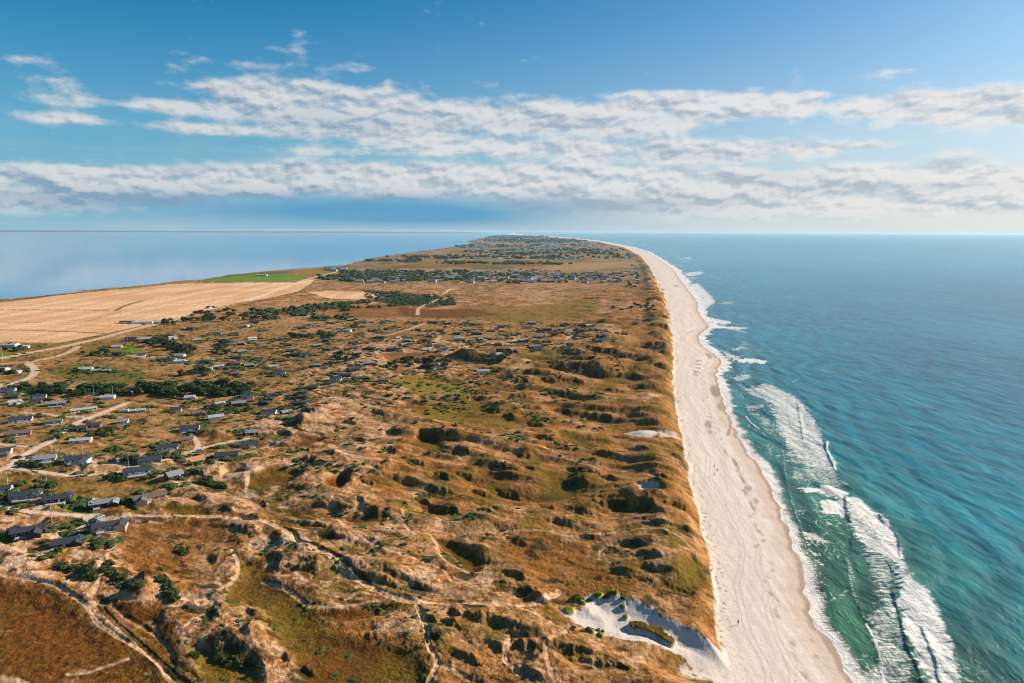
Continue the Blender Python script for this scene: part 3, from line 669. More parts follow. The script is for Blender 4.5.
# ------------------------------------------------------------------ sea
def sea_fields(x, y):
    r = np.hypot(x, y)
    xw = XI(WATER, y) + fbm(x * 0 + 3.3, y / 14, 3, 9) * 3.0
    d = x - xw
    near = np.exp(-np.maximum(r - 200, 0) / 900)
    wz = np.zeros_like(x)
    ph = d / 19 + .9 * fbm(x / 90, y / 90, 2, 301) * 2 + y / 160
    sw = np.sin(ph * 2 * math.pi); sw = np.sign(sw) * np.abs(sw) ** 1.0
    wz += (.55 * sst(4, 16, d) * np.exp(-d / 130)) * (sw + .35 * np.sin(2 * ph * 2 * math.pi + 1)) * near * (.6 + fbm(x / 30, y / 45, 2, 305))
    a = x * .80 + y * .6; b = -x * .6 + y * .80
    wz += near * sst(3, 30, d) * (.42 * fbm(a / 9, b / 26, 3, 311) + .22 * fbm(a / 3.2, b / 8, 2, 321))
    wz += np.exp(-np.maximum(r - 600, 0) / 2500) * .30 * fbm(a / 34, b / 90, 2, 325)
    # foam
    foam = np.zeros_like(x)
    wx = fbm(x / 5, y / 5, 3, 331) * 2.6; wy = fbm(x / 7, y / 7, 3, 341) * 3.5
    st = fbm((x * .93 + y * .36) / 9, (y * .93 - x * .36) / 1.5, 3, 351)             # streaks running off shore
    for pts, s, soft in FOAM:
        P = poly_w(pts, 0)
        i = sel(x, y, P, 30)
        if not len(i): continue
        k = np.clip(r[i] / 400, .6, 3)
        qx_, qy_ = x[i] + wx[i] * k + st[i] * 4 * k, y[i] + wy[i] * k
        dd = seg_dist(qx_, qy_, P, True); dd = np.where(inside(qx_, qy_, P), dd, -dd)
        foam[i] = np.maximum(foam[i], s * sst(-soft * k, soft * k, dd + 2.2 * st[i]))
    sww = 4.6 + 3.4 * fbm(x / 40, y / 40, 2, 361) + 2.4 * fbm(x / 8, y / 8, 2, 365)
    sww = sww * np.clip(r / 380, .75, 4.5)
    mf = sst(95, 15, d / np.clip(r / 700, 1, 3)) * sst(550, 800, r) * sst(.0, .45, fbm(x / 30, y / 90, 3, 367)); foam = np.maximum(foam, .62 * mf)
    foam = np.maximum(foam, sst(sww + 4.5, sww - 3, d) * .9)
    # second thin swash line, loose flecks in the surf zone
    l2 = np.abs(d - 15 - 7 * fbm(x / 50, y / 50, 2, 371) * 2)
    foam = np.maximum(foam, sst(1.6, .2, l2) * .52 * sst(-.2, .3, fbm(x / 14, y / 26, 2, 375)))
    surf = sst(62, 20, d) * sst(1500, 700, y)
    fl = 1 - np.abs(fbm((x + wx) / 6, (y + wy) / 9, 3, 381)) * 3.2
    foam = np.maximum(foam, surf * sst(.62, .98, fl) * sst(-.2, .25, fbm(x / 25, y / 40, 2, 385)) * .66)
    for pts, w_, s in FLINES:
        P = smooth_line([G(a_, b_, 0) for a_, b_ in pts], 3); i = sel(x, y, P, 12)
        if not len(i): continue
        dd = seg_dist(x[i] + wx[i] * .35, y[i] + wy[i] * .35, P)
        foam[i] = np.maximum(foam[i], s * sst(w_, w_ * .3, dd)); wz[i] += .22 * np.exp(-(dd / (w_ * 1.2)) ** 2)
    # dark rolling fronts of the breakers
    for pts, w_, hgt in FRONTS:
        P = smooth_line([G(a_, b_, 0) for a_, b_ in pts], 3); i = sel(x, y, P, 25)
        if not len(i): continue
        dd = seg_dist(x[i] + wx[i] * .3, y[i] + wy[i] * .2, P)
        xl_ = np.interp(y[i], P[::-1, 1] if P[0, 1] > P[-1, 1] else P[:, 1], P[::-1, 0] if P[0, 1] > P[-1, 1] else P[:, 0])
        side = x[i] - xl_
        wz[i] += hgt * np.where(side > 0, np.exp(-(dd / (w_ * 3.2)) ** 2), np.exp(-(dd / (w_ * .8)) ** 2))
        foam[i] *= 1 - .3 * ((side < 0) & (dd < w_ * .75))
    # colour of the water
    sh = sst(85, 12, d + 14 * fbm(x / 40, y / 60, 2, 391)) * np.exp(-np.maximum(y - 260, 0) / 260)
    md = sst(230, 60, d + 20 * fbm(x / 60, y / 90, 2, 395)) * np.exp(-np.maximum(y - 300, 0) / 500)
    deep = np.array([.001, .125, .195]); mid = np.array([.003, .165, .185]); shal = np.array([.040, .135, .065])
    c = deep + (mid - deep) * (md * .8)[:, None]; c = c + (shal - c) * sh[:, None]
    c *= (1 + .35 * fbm(a / 20, b / 60, 3, 401) + .45 * fbm(x / 260, y / 420, 3, 402) + .3 * np.exp(-d / 200) * np.cos(2 * math.pi * (d / 24 + fbm(x / 80, y / 110, 2, 403) * 1.5)))[:, None]
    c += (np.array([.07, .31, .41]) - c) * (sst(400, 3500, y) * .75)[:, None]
    sd = sst(7, 0, d)                                      # sand seen through the thin swash
    c = c + (np.array([.30, .22, .16]) - c) * (sd * .8)[:, None]
    return wz * sst(0, 8, d) + .02, foam, c
FOAM = [
    ([(766, 383), (775, 386), (792, 394), (803, 402), (815, 420), (822, 432), (824, 442), (835, 462), (836, 470), (824, 470), (812, 468), (793, 462), (784, 446), (777, 430), (772, 411), (760, 394), (752, 388)], .69, 2.8),
    ([(792, 466), (835, 470), (840, 480), (850, 484), (838, 486), (790, 478)], .55, 2),
    ([(820, 484), (832, 486), (850, 493), (842, 500), (818, 492)], .9, 1.5), ([(800, 487), (820, 488), (820, 493), (801, 492)], .9, 1), ([(820, 500), (846, 500), (846, 517), (826, 514), (817, 508)], .9, 1.5),
    ([(805, 533), (818, 536), (833, 543), (820, 543), (806, 538)], .75, 1.2),
    ([(846, 497), (856, 497), (873, 508), (885, 517), (892, 528), (898, 540), (904, 556), (910, 572), (930, 592), (942, 612), (946, 630), (958, 660), (966, 700), (938, 700), (926, 676), (914, 655), (905, 636), (898, 610), (896, 575), (893, 560), (884, 556), (868, 552), (858, 540), (850, 524), (845, 510)], .78, 2.8),
    ([(860, 552), (893, 556), (900, 620), (918, 700), (885, 700), (876, 660), (868, 620), (880, 600), (872, 575)], .56, 3.5),
    ([(852, 520), (862, 530), (866, 545), (855, 540)], .6, 2), ([(862, 668), (890, 672), (900, 690), (868, 690)], .6, 2),
    ([(690, 284), (698, 283), (706, 290), (716, 300), (712, 306), (700, 308), (702, 300), (696, 292)], .8, 2), ([(684, 273), (700, 271), (705, 273), (696, 276), (686, 276)], .7, 2),
    ([(712, 318), (724, 320), (734, 323), (722, 325), (712, 323)], .85, 1.5), ([(712, 325.5), (740, 327), (752, 328.5), (740, 329.2), (712, 328)], .9, .8),
    ([(732, 359), (750, 358), (768, 361), (764, 364), (738, 362)], .95, 1), ([(718, 346), (726, 352), (740, 357), (736, 360), (724, 357)], .7, 1.5), ([(730, 348), (742, 347), (744, 349), (732, 351)], .7, 1),
    ([(730, 378), (746, 374), (752, 378), (740, 382)], .65, 1.2), ([(740, 388), (760, 386), (770, 400), (752, 396)], .6, 2), ([(745, 406), (765, 404), (764, 408), (748, 410)], .6, 2),
    ([(758, 415), (772, 418), (780, 440), (766, 432)], .5, 2), ([(680, 258), (690, 257), (694, 260)], .6, 1),
]
FLINES = [([(828, 442), (827, 450), (832, 460), (836, 470)], 1.0, .95), ([(746, 416), (750, 422), (760, 430)], .9, .8), ([(783, 450), (786, 480), (795, 510), (806, 540)], .8, .45),
          ([(868, 625), (878, 650), (884, 683)], .8, .8), ([(848, 560), (853, 590), (865, 620)], .9, .45), ([(792, 383), (800, 378)], .9, .6), ([(686, 262), (676, 256), (665, 251)], 3, .7), ([(655, 248), (640, 244)], 5, .7)]
FRONTS = [([(845, 497), (847, 515), (851, 522)], 0.56, 0.39), ([(894, 593), (897, 606), (901, 620), (905, 640), (911, 656), (917, 668), (922, 685)], 0.64, 0.50), ([(924, 632), (929, 645), (935, 660), (941, 683)], 0.56, 0.44),
          ([(880, 515), (884, 523), (893, 530), (899, 542), (899, 556)], 0.56, 0.39), ([(797, 403), (800, 420), (803, 440)], 0.56, 0.28), ([(824, 440), (827, 452), (833, 466)], 0.64, 0.50), ([(886, 562), (892, 570)], 0.56, 0.28),
          ([(853, 530), (852, 550), (856, 570)], 0.96, 0.33), ([(780, 466), (786, 480), (790, 490)], 0.96, 0.33)]

SR = [5, 40, 80, 110, 130]
r_ = 140.0
while r_ < 60000:
    SR.append(r_); r_ += min(.9 * r_ * r_ / 85000, .008 * r_)
th2 = angles([(-180, -60, 4), (-60, 0, .5), (0, 42, .055), (42, 60, .5), (60, 180, 4)])
sx, sy, sf, _, _ = polar(th2, np.array(SR))
mid_x = (XI(WATER, sy) + XI(FJORD, sy)) * .5
mid_x = np.where(sy > YEND, lerp(mid_x, 0 * sy, sst(YEND, YEND * 1.5, sy)), mid_x)
xfoot = XI(FOOT, sy)
fm = sf[:, 0]
seaf = (sx[fm] > mid_x[fm]) & ((sx[fm] > xfoot[fm] - 40) | (sy[fm] > YEND - 3000))
z_, fo_, cc_ = np.zeros(len(sx)), np.zeros(len(sx)), np.zeros((len(sx), 3))
ui = np.unique(sf[seaf].ravel())
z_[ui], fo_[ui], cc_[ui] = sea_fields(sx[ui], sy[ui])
v, f, at, _n = subset(sx, sy, z_, sf, seaf, {'Col': ('FLOAT_COLOR', np.concatenate([cc_, np.ones((len(sx), 1))], 1)), 'foam': ('FLOAT', fo_)})
print('sea verts', len(v))
me = np_mesh('sea', v, f, at, True)
m, t, b = mat('sea water')
tc = t.new('ShaderNodeTexCoord').outputs['Object']
rot = t.new('ShaderNodeMapping'); rot.inputs['Rotation'].default_value = (0, 0, math.radians(-37)); rot.inputs['Scale'].default_value = (1, .38, 1); t.l.new(tc, rot.inputs[0]); rv = rot.outputs[0]
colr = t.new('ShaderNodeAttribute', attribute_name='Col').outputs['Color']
fa = t.new('ShaderNodeAttribute', attribute_name='foam').outputs['Fac']
k1 = t.noise(rv, .9, 4, .65); k2 = t.noise(rv, .16, 4, .6); k3 = t.noise(rv, .02, 4, .6)
tex = t.noise(tc, .55, 5, .75, dist=.6)
mp2 = t.new('ShaderNodeMapping'); mp2.inputs['Rotation'].default_value = (0, 0, math.radians(22)); mp2.inputs['Scale'].default_value = (.16, 1.25, 1); t.l.new(tc, mp2.inputs[0])
stk = t.noise(mp2.outputs[0], 1.0, 5, .7, dist=.3)
fth = t.ss(t.m('ADD', fa, t.m('ADD', t.m('MULTIPLY_ADD', tex, 1.2, -.6), t.m('MULTIPLY_ADD', stk, 1.5, -.75))), .34, .88)
wc = t.mix(1.0, colr, t.m('MULTIPLY_ADD', k2, 1.2, .4), 'MULTIPLY')
foc = t.mix(1.0, (.70, .66, .62, 1), t.m('MULTIPLY_ADD', t.noise(rv, 2.2, 4, .7), 1.3, .36), 'MULTIPLY')
t.put(b.inputs['Base Color'], t.mix(fth, wc, foc))
t.put(b.inputs['Roughness'], t.m('MULTIPLY_ADD', fth, .65, .26)); b.inputs['IOR'].default_value = 1.33
t.put(b.inputs['Specular IOR Level'], t.m('MULTIPLY_ADD', fth, -.35, .5))
bp = t.new('ShaderNodeBump'); bp.inputs['Strength'].default_value = .55; bp.inputs['Distance'].default_value = 1.0
t.put(bp.inputs['Height'], t.m('ADD', t.m('MULTIPLY', k1, .8), t.m('ADD', t.m('MULTIPLY', k2, 1.8), t.m('MULTIPLY', k3, 5.0)))); t.l.new(bp.outputs[0], b.inputs['Normal'])
me.materials.append(m); o = bpy.data.objects.new('sea', me); col.objects.link(o); o['kind'] = 'structure'

# lagoon
fj = (sx[fm] <= mid_x[fm]) & ((sx[fm] < XI(FJORD, sy[fm]) + 400) | (sy[fm] > YEND - 3000))
v, f, at, _n = subset(sx, sy, np.zeros(len(sx)), sf, fj, {})
me = np_mesh('lagoon', v, f, at, True)
m, t, b = mat('lagoon water')
tc = t.new('ShaderNodeTexCoord').outputs['Object']
k2 = t.noise(tc, .12, 4, .6); k3 = t.noise(tc, .0015, 3, .5)
t.put(b.inputs['Base Color'], t.mix(t.ss(k3, .4, .6), (.04, .22, .41, 1), (.06, .28, .50, 1))); b.inputs['Roughness'].default_value = .07; b.inputs['Specular IOR Level'].default_value = .4; b.inputs['IOR'].default_value = 1.33
bp = t.new('ShaderNodeBump'); bp.inputs['Strength'].default_value = .025; bp.inputs['Distance'].default_value = 1.0
t.put(bp.inputs['Height'], k2); t.l.new(bp.outputs[0], b.inputs['Normal'])
me.materials.append(m); o = bpy.data.objects.new('lagoon', me); col.objects.link(o); o['kind'] = 'structure'
# ================================================================== objects
MAT = {
 'slate': simple('dark roofing felt', (.040, .048, .062), .75, .3, .8), 'black': simple('black stained timber', (.022, .022, .026), .7, .3, 1.2),
 'grey': simple('grey fibre cement roof', (.23, .235, .25), .7, .2, .9), 'pale': simple('pale weathered roof', (.38, .37, .36), .7, .15, .9), 'thatch': simple('brown thatch', (.15, .11, .085), .95, .3, 1.5),
 'tile': simple('orange clay tile', (.50, .23, .12), .8, .25, 2), 'turf': simple('turf roof', (.12, .15, .05), .95, .4, 1.2), 'white': simple('white painted wall', (.62, .60, .57), .7, .06, .6),
 'brick': simple('reddish brick', (.34, .15, .11), .85, .25, 3), 'pinkw': simple('pinkish rendered wall', (.58, .36, .30), .8, .12, 1), 'yellow': simple('yellow brick wall', (.5, .38, .2), .85, .15, 2), 'glass': simple('window glass', (.03, .04, .05), .12, .1, 1, 0, .6),
 'paint': simple('white woodwork', (.8, .8, .78), .5, .05, 1), 'bark': simple('bark', (.09, .065, .045), .95, .3, 3), 'steel': simple('galvanised steel', (.5, .5, .5), .4, .1, 2, .6),
 'carred': simple('dark car paint', (.03, .035, .05), .3, .1, 1, .3, .5), 'carsilver': simple('silver car paint', (.5, .5, .52), .3, .06, 1, .6, .5), 'tyre': simple('tyre rubber', (.02, .02, .02), .85, .2, 3),
 'skin': simple('skin', (.5, .33, .25), .6, .1, 4), 'navy': simple('dark cloth', (.03, .04, .07), .9, .2, 6), 'concrete': simple('concrete', (.36, .35, .34), .9, .15, 1), 'hull': simple('blue hull paint', (.04, .08, .18), .5, .1, 1)}
def leafmat(name, c1, c2, sc):
    m, t, b = mat(name)
    g = t.new('ShaderNodeNewGeometry').outputs['Position']
    n = t.noise(g, sc, 3, .6); n2 = t.noise(g, sc * 6, 2, .6)
    f = t.m('ADD', t.ss(n, .35, .65), t.m('MULTIPLY_ADD', n2, .8, -.4), clamp=True)
    t.put(b.inputs['Base Color'], t.mix(f, (*c1, 1), (*c2, 1))); b.inputs['Roughness'].default_value = .8; b.inputs['Specular IOR Level'].default_value = .15
    return m
MAT['leaf'] = leafmat('pine foliage', (.012, .028, .010), (.055, .09, .018), .5)
MAT['leaf2'] = leafmat('shrub foliage', (.022, .040, .012), (.075, .105, .02), .6)

def nameq(o, label=None, cat=None, group=None, kind=None):
    if label: o['label'] = label
    if cat: o['category'] = cat
    if group: o['group'] = group
    if kind: o['kind'] = kind
    return o
def empty(name, loc=(0, 0, 0), rz=0):
    o = bpy.data.objects.new(name, None); col.objects.link(o); o.location = loc; o.rotation_euler = (0, 0, rz); o.empty_display_size = .5; return o
class MB:
    def __init__(s): s.v = []; s.f = []
    def add(s, v, f):
        k = len(s.v); s.v += [tuple(p) for p in v]; s.f += [tuple(i + k for i in q) for q in f]; return s
    def box(s, x0, x1, y0, y1, z0, z1, M=None):
        v = [(x0, y0, z0), (x1, y0, z0), (x1, y1, z0), (x0, y1, z0), (x0, y0, z1), (x1, y0, z1), (x1, y1, z1), (x0, y1, z1)]
        if M: v = [M @ Vector(p) for p in v]
        return s.add(v, [(3, 2, 1, 0), (4, 5, 6, 7), (0, 1, 5, 4), (1, 2, 6, 5), (2, 3, 7, 6), (3, 0, 4, 7)])
    def tube(s, a, b, ra, rb, n=8, cap=True):
        a = Vector(a); b = Vector(b); d = (b - a).normalized(); u = d.orthogonal().normalized(); w = d.cross(u); v = []
        for c, r in ((a, ra), (b, rb)):
            for i in range(n):
                q = 2 * math.pi * i / n; v.append(c + (u * math.cos(q) + w * math.sin(q)) * r)
        f = [(i, (i + 1) % n, n + (i + 1) % n, n + i) for i in range(n)]
        if cap: f += [tuple(range(n))[::-1], tuple(range(n, 2 * n))]
        return s.add(v, f)
    def ball(s, c, r, nu=8, nv=6, sc=(1, 1, 1), jit=0):
        v = [(c[0], c[1], c[2] - r * sc[2])]; f = []
        for i in range(1, nv):
            p = math.pi * i / nv
            for j in range(nu):
                q = 2 * math.pi * j / nu; k = 1 + random.uniform(-jit, jit)
                v.append((c[0] + r * k * sc[0] * math.sin(p) * math.cos(q), c[1] + r * k * sc[1] * math.sin(p) * math.sin(q), c[2] - r * k * sc[2] * math.cos(p)))
        v.append((c[0], c[1], c[2] + r * sc[2]))
        for j in range(nu): f.append((0, 1 + (j + 1) % nu, 1 + j))
        for i in range(nv - 2):
            for j in range(nu):
                a = 1 + i * nu + j; b = 1 + i * nu + (j + 1) % nu; f.append((a, b, b + nu, a + nu))
        e = len(v) - 1; l = 1 + (nv - 2) * nu
        for j in range(nu): f.append((l + j, l + (j + 1) % nu, e))
        return s.add(v, f)
    def build(s, name, m, parent=None, smooth=False):
        me = bpy.data.meshes.new(name); me.from_pydata(s.v, [], s.f); me.update()
        if smooth: me.polygons.foreach_set('use_smooth', [True] * len(me.polygons))
        me.materials.append(m); o = bpy.data.objects.new(name, me); col.objects.link(o)
        if parent: o.parent = parent
        return o
def copy_tree(o, parent=None):
    c = o.copy(); col.objects.link(c); c.parent = parent
    for ch in list(o.children): copy_tree(ch, c)
    return c
def spot(px, py):
    """point of the terrain seen at a place in the photograph"""
    z = 5.0
    for _ in range(3):
        x, y = G(px, py, z); z = ground_z(x, y)
    return x, y, z

# ---- houses
def gable(mb, mr, L, Wd, wall_h, pitch, M, over=.45, gb=None):
    """wall body with gable ends, and a two-slope roof of real thickness"""
    hx, hy = L / 2, Wd / 2; rh = hy * math.tan(pitch)
    v = [(-hx, -hy, -1.5), (hx, -hy, -1.5), (hx, hy, -1.5), (-hx, hy, -1.5), (-hx, -hy, wall_h), (hx, -hy, wall_h), (hx, hy, wall_h), (-hx, hy, wall_h), (-hx, 0, wall_h + rh), (hx, 0, wall_h + rh)]
    mb.add([M @ Vector(p) for p in v], [(3, 2, 1, 0), (0, 1, 5, 4), (2, 3, 7, 6), (1, 2, 6, 9, 5), (3, 0, 4, 8, 7), (4, 5, 9, 8), (6, 7, 8, 9)])
    t = .22; ox = hx + over; oy = hy + over; ez = wall_h + rh * (1 - oy / hy)
    for sg in (-1, 1):
        v = [(-ox, sg * oy, ez + .03), (ox, sg * oy, ez + .03), (ox, 0, wall_h + rh + .03), (-ox, 0, wall_h + rh + .03),
             (-ox, sg * oy, ez + t), (ox, sg * oy, ez + t), (ox, 0, wall_h + rh + t), (-ox, 0, wall_h + rh + t)]
        fs = [(0, 1, 2, 3), (4, 7, 6, 5), (0, 4, 5, 1), (1, 5, 6, 2), (3, 2, 6, 7), (0, 3, 7, 4)]
        if sg > 0: fs = [q[::-1] for q in fs]
        mr.add([M @ Vector(p) for p in v], fs)
    if gb is not None:
        for sx_ in (-1, 1):
            for sg in (-1, 1):
                x0 = sx_ * (ox + .02); x1 = sx_ * (ox + .10)
                v = [(x0, sg * oy, ez - .05), (x0, 0, wall_h + rh - .05), (x0, 0, wall_h + rh + t + .05), (x0, sg * oy, ez + t + .05), (x1, sg * oy, ez - .05), (x1, 0, wall_h + rh - .05), (x1, 0, wall_h + rh + t + .05), (x1, sg * oy, ez + t + .05)]
                gb.add([M @ Vector(p) for p in v], [(0, 1, 2, 3), (7, 6, 5, 4), (0, 4, 5, 1), (1, 5, 6, 2), (2, 6, 7, 3), (3, 7, 4, 0)])
    return wall_h + rh
def I4(x=0, y=0, r=0): return Matrix.Translation((x, y, 0)) @ Matrix.Rotation(r, 4, 'Z')
def house(L, Wd, roof, wall, wings=(), pitch=28, wall_h=2.15, detail=2, terrace=False):
    e = empty('summer_house'); mb = MB(); mr = MB(); gb = MB(); P = math.radians(pitch)
    top = gable(mb, mr, L, Wd, wall_h, P, I4(), gb=gb)
    for (wx_, wy_, wl, ww, wr) in wings: gable(mb, mr, wl, ww, wall_h - .25, P, I4(wx_, wy_, math.radians(wr)), gb=gb)
    mb.build('wall', MAT[wall], e); R = mr.build('roof', MAT[roof], e)
    if detail == 0: return e
    ch = MB().box(-L * .2 - .35, -L * .2 + .35, -.3, .3, top - .7, top + .8).box(-L * .2 - .42, -L * .2 + .42, -.37, .37, top + .8, top + .92); ch.build('chimney', MAT['concrete' if wall != 'brick' else 'brick'], R)
    if detail == 1: return e
    n = max(2, int(L / 3.2))
    for sg in (-1, 1):
        for k in range(n):
            x = -L / 2 + L * (k + .5) / n; y = sg * Wd / 2; isdoor = (sg < 0 and k == n // 2)
            ok = True
            for (wx_, wy_, wl, ww, wr) in wings:
                if abs(x - wx_) < max(wl, ww) / 2 + .3 and sg * wy_ > 0: ok = False
            if not ok: continue
            ya, yb = (y + sg * .02, y + sg * .10)
            if isdoor:
                d = MB().box(x - .5, x + .5, min(ya, yb), max(ya, yb), 0.05, 2.1).build('door', MAT['paint'], e)
                MB().box(x + .3, x + .42, min(yb, yb + sg * .06), max(yb, yb + sg * .06), 1.0, 1.12).build('handle', MAT['steel'], d)
            else:
                d = MB().box(x - .75, x + .75, min(ya, yb), max(ya, yb), .8, 2.05).build('window', MAT['paint'], e)
                MB().box(x - .64, x + .64, min(yb, yb + sg * .03), max(yb, yb + sg * .03), .9, 1.95).build('pane', MAT['glass'], d)
    for sx_ in (-1, 1):
        x = sx_ * L / 2
        d = MB().box(min(x + sx_ * .02, x + sx_ * .1), max(x + sx_ * .02, x + sx_ * .1), -.9, .9, .7, 2.05).build('window', MAT['paint'], e)
        MB().box(min(x + sx_ * .1, x + sx_ * .13), max(x + sx_ * .1, x + sx_ * .13), -.78, .78, .8, 1.95).build('pane', MAT['glass'], d)
    if terrace: MB().box(-L * .35, L * .35, -Wd / 2 - 3.2, -Wd / 2 - .05, -.6, .18).build('terrace', MAT['pale'], e)
    return e
GRP = 'summer houses on the heath plots'
def put(e, px, py, rz, label=None, group=GRP, sc=1.0, cat='house', dz=0):
    x, y, z = spot(px, py); e.location = (x, y, z + dz); e.rotation_euler = (0, 0, math.radians(rz)); e.scale = (sc, sc, sc)
    return nameq(e, label, cat, group)
NEAR = [ # px, py, length, width, roof, wall, wings, rot, label
 (29, 533, 15, 6.5, 'slate', 'black', [(3.5, -4, 9, 5.5, 90), (-6.5, 3, 6, 5, 0)], 14, 'long dark two-wing summer house beside the left edge, below the lower gravel lane'),
 (66, 545, 12, 7, 'slate', 'black', [(5.0, -1, 9, 5.5, 90)], 12, 'dark-roofed house nearest the viewer with a grey right wing'),
 (107, 528, 13, 6, 'slate', 'pinkw', [(6.5, -1.5, 8, 5.5, 80), (-5, 2.5, 6, 5, 90)], 16, 'dark-roofed house with pinkish walls beside the end of the lower lane'),
 (103, 505, 13, 6, 'grey', 'black', [(-5.5, 2, 8, 5.5, 90), (5.5, -2, 8, 5.2, 90)], 14, 'grey-roofed house with two gabled wings just above the lane junction'),
 (150, 499, 17, 6.5, 'thatch', 'pinkw', [(-4.5, -4, 7, 6, 80)], 22, 'brown thatched L-shaped house with pinkish walls and a pale yard'),
 (57, 501, 14, 6.5, 'slate', 'black', [(4.5, 3, 7, 5.5, 80)], 10, 'dark-roofed house on the bright green lawn above the lower lane'),
 (25, 497, 14, 7, 'slate', 'grey', [(5, 0, 8, 5.5, 85)], 8, 'broad dark-roofed house among low green shrubs, second from the left edge'),
 (2, 491, 10, 6, 'slate', 'white', [], 8, 'dark-roofed house cut by the left edge above the lower lane'),
 (137, 473, 15, 8, 'slate', 'white', [], 14, 'dark hipped house with a white gable where the looping lane ends'),
 (174, 477, 9, 8, 'grey', 'black', [], 35, 'grey-roofed house with a dark side, left of the orange-roofed house'),
 (195, 462, 11, 8, 'tile', 'pinkw', [(-4, -3, 6, 5, 90)], 25, 'orange tiled house, the only orange roof, below the curving lane'),
 (227, 457, 15, 7.5, 'slate', 'grey', [], 4, 'long dark-roofed house right of the orange-roofed house'),
 (249, 446, 13, 7, 'slate', 'white', [], 10, 'dark-roofed house with white right gable at the end of the curving lane'),
 (252, 434, 9, 6, 'grey', 'black', [(-4, 1, 5, 5, 90)], 5, 'small grey and dark house right of the scrub mound'),
 (190, 430, 14, 8.5, 'slate', 'white', [], 4, 'dark-roofed house with a pale right end at the top of the forked drive'),
 (187, 441, 8, 6, 'thatch', 'pinkw', [], 20, 'small pinkish house left of the forked drive'),
 (168, 449, 13, 7, 'slate', 'white', [], 10, 'dark-roofed house with bright white gable near the lane bend'),
 (150, 462, 14, 7, 'slate', 'grey', [], 10, 'low dark house half behind green shrubs above the lane'),
 (119, 462, 2.6, 2.4, 'pale', 'white', [], 5, 'tiny white shed beside the looping lane'),
 (77, 461, 13, 7, 'slate', 'white', [(5, -1.5, 8, 5.5, 80)], 8, 'dark-roofed house with a light right wing above the grassy loop'),
 (45, 461, 13, 7, 'grey', 'white', [(-5.5, 1, 7, 5, 90)], 14, 'grey-roofed house with dark left wing above the road fork'),
 (81, 442, 14, 7, 'pale', 'white', [], 4, 'long pale-roofed white house right of the diagonal gravel road'),
 (79, 430, 11, 6, 'slate', 'black', [], 4, 'low dark house beside the upper bend of the diagonal road'),
 (94, 427, 10, 6, 'slate', 'brick', [], 6, 'dark house with brick wall, right of the low dark house'),
 (4, 453, 9, 6, 'slate', 'white', [], 10, 'white-gabled dark-roofed house at the left edge beside the diagonal road'),
 (18, 435, 17, 7, 'thatch', 'brick', [], 14, 'long brown-roofed house left of the diagonal road'),
 (53, 423, 13, 7, 'turf', 'grey', [], 12, 'turf-roofed house overgrown with green, left of the diagonal road'),
 (21, 421, 16, 7, 'slate', 'white', [], 14, 'long dark-roofed house with white windows, up from the brown-roofed one'),
 (123, 423, 8, 6, 'grey', 'white', [], 6, 'small bluish grey-roofed house alone below the scrub mound'),
 (138, 412, 12, 6, 'pale', 'grey', [], 8, 'light-roofed house right of the top of the diagonal road'),
 (125, 412, 5, 4, 'pale', 'white', [], 0, 'small white hut touching the dark bush by the diagonal road'),
 (176, 411, 9, 6, 'slate', 'white', [], 5, 'small white house with dark left end below the plantation'),
 (84, 411, 20, 6, 'pale', 'white', [], 24, 'very long pale-roofed building left of the diagonal road'),
 (56, 405, 15, 7, 'grey', 'black', [], 10, 'grey-roofed house left of the very long pale building'),
 (36, 403, 9, 7, 'slate', 'black', [], 6, 'small square dark-roofed house left of the grey-roofed one'),
]
for (px, py, L, Wd, rf, wl, wg, rz, lb) in NEAR:
    e = house(L, Wd, rf, wl, wg, pitch=25 if rf != 'pale' else 16, detail=2 if L > 5 else 1, terrace=L > 12 and rf != 'pale')
    put(e, px, py, rz + 12, lb, sc=.76)
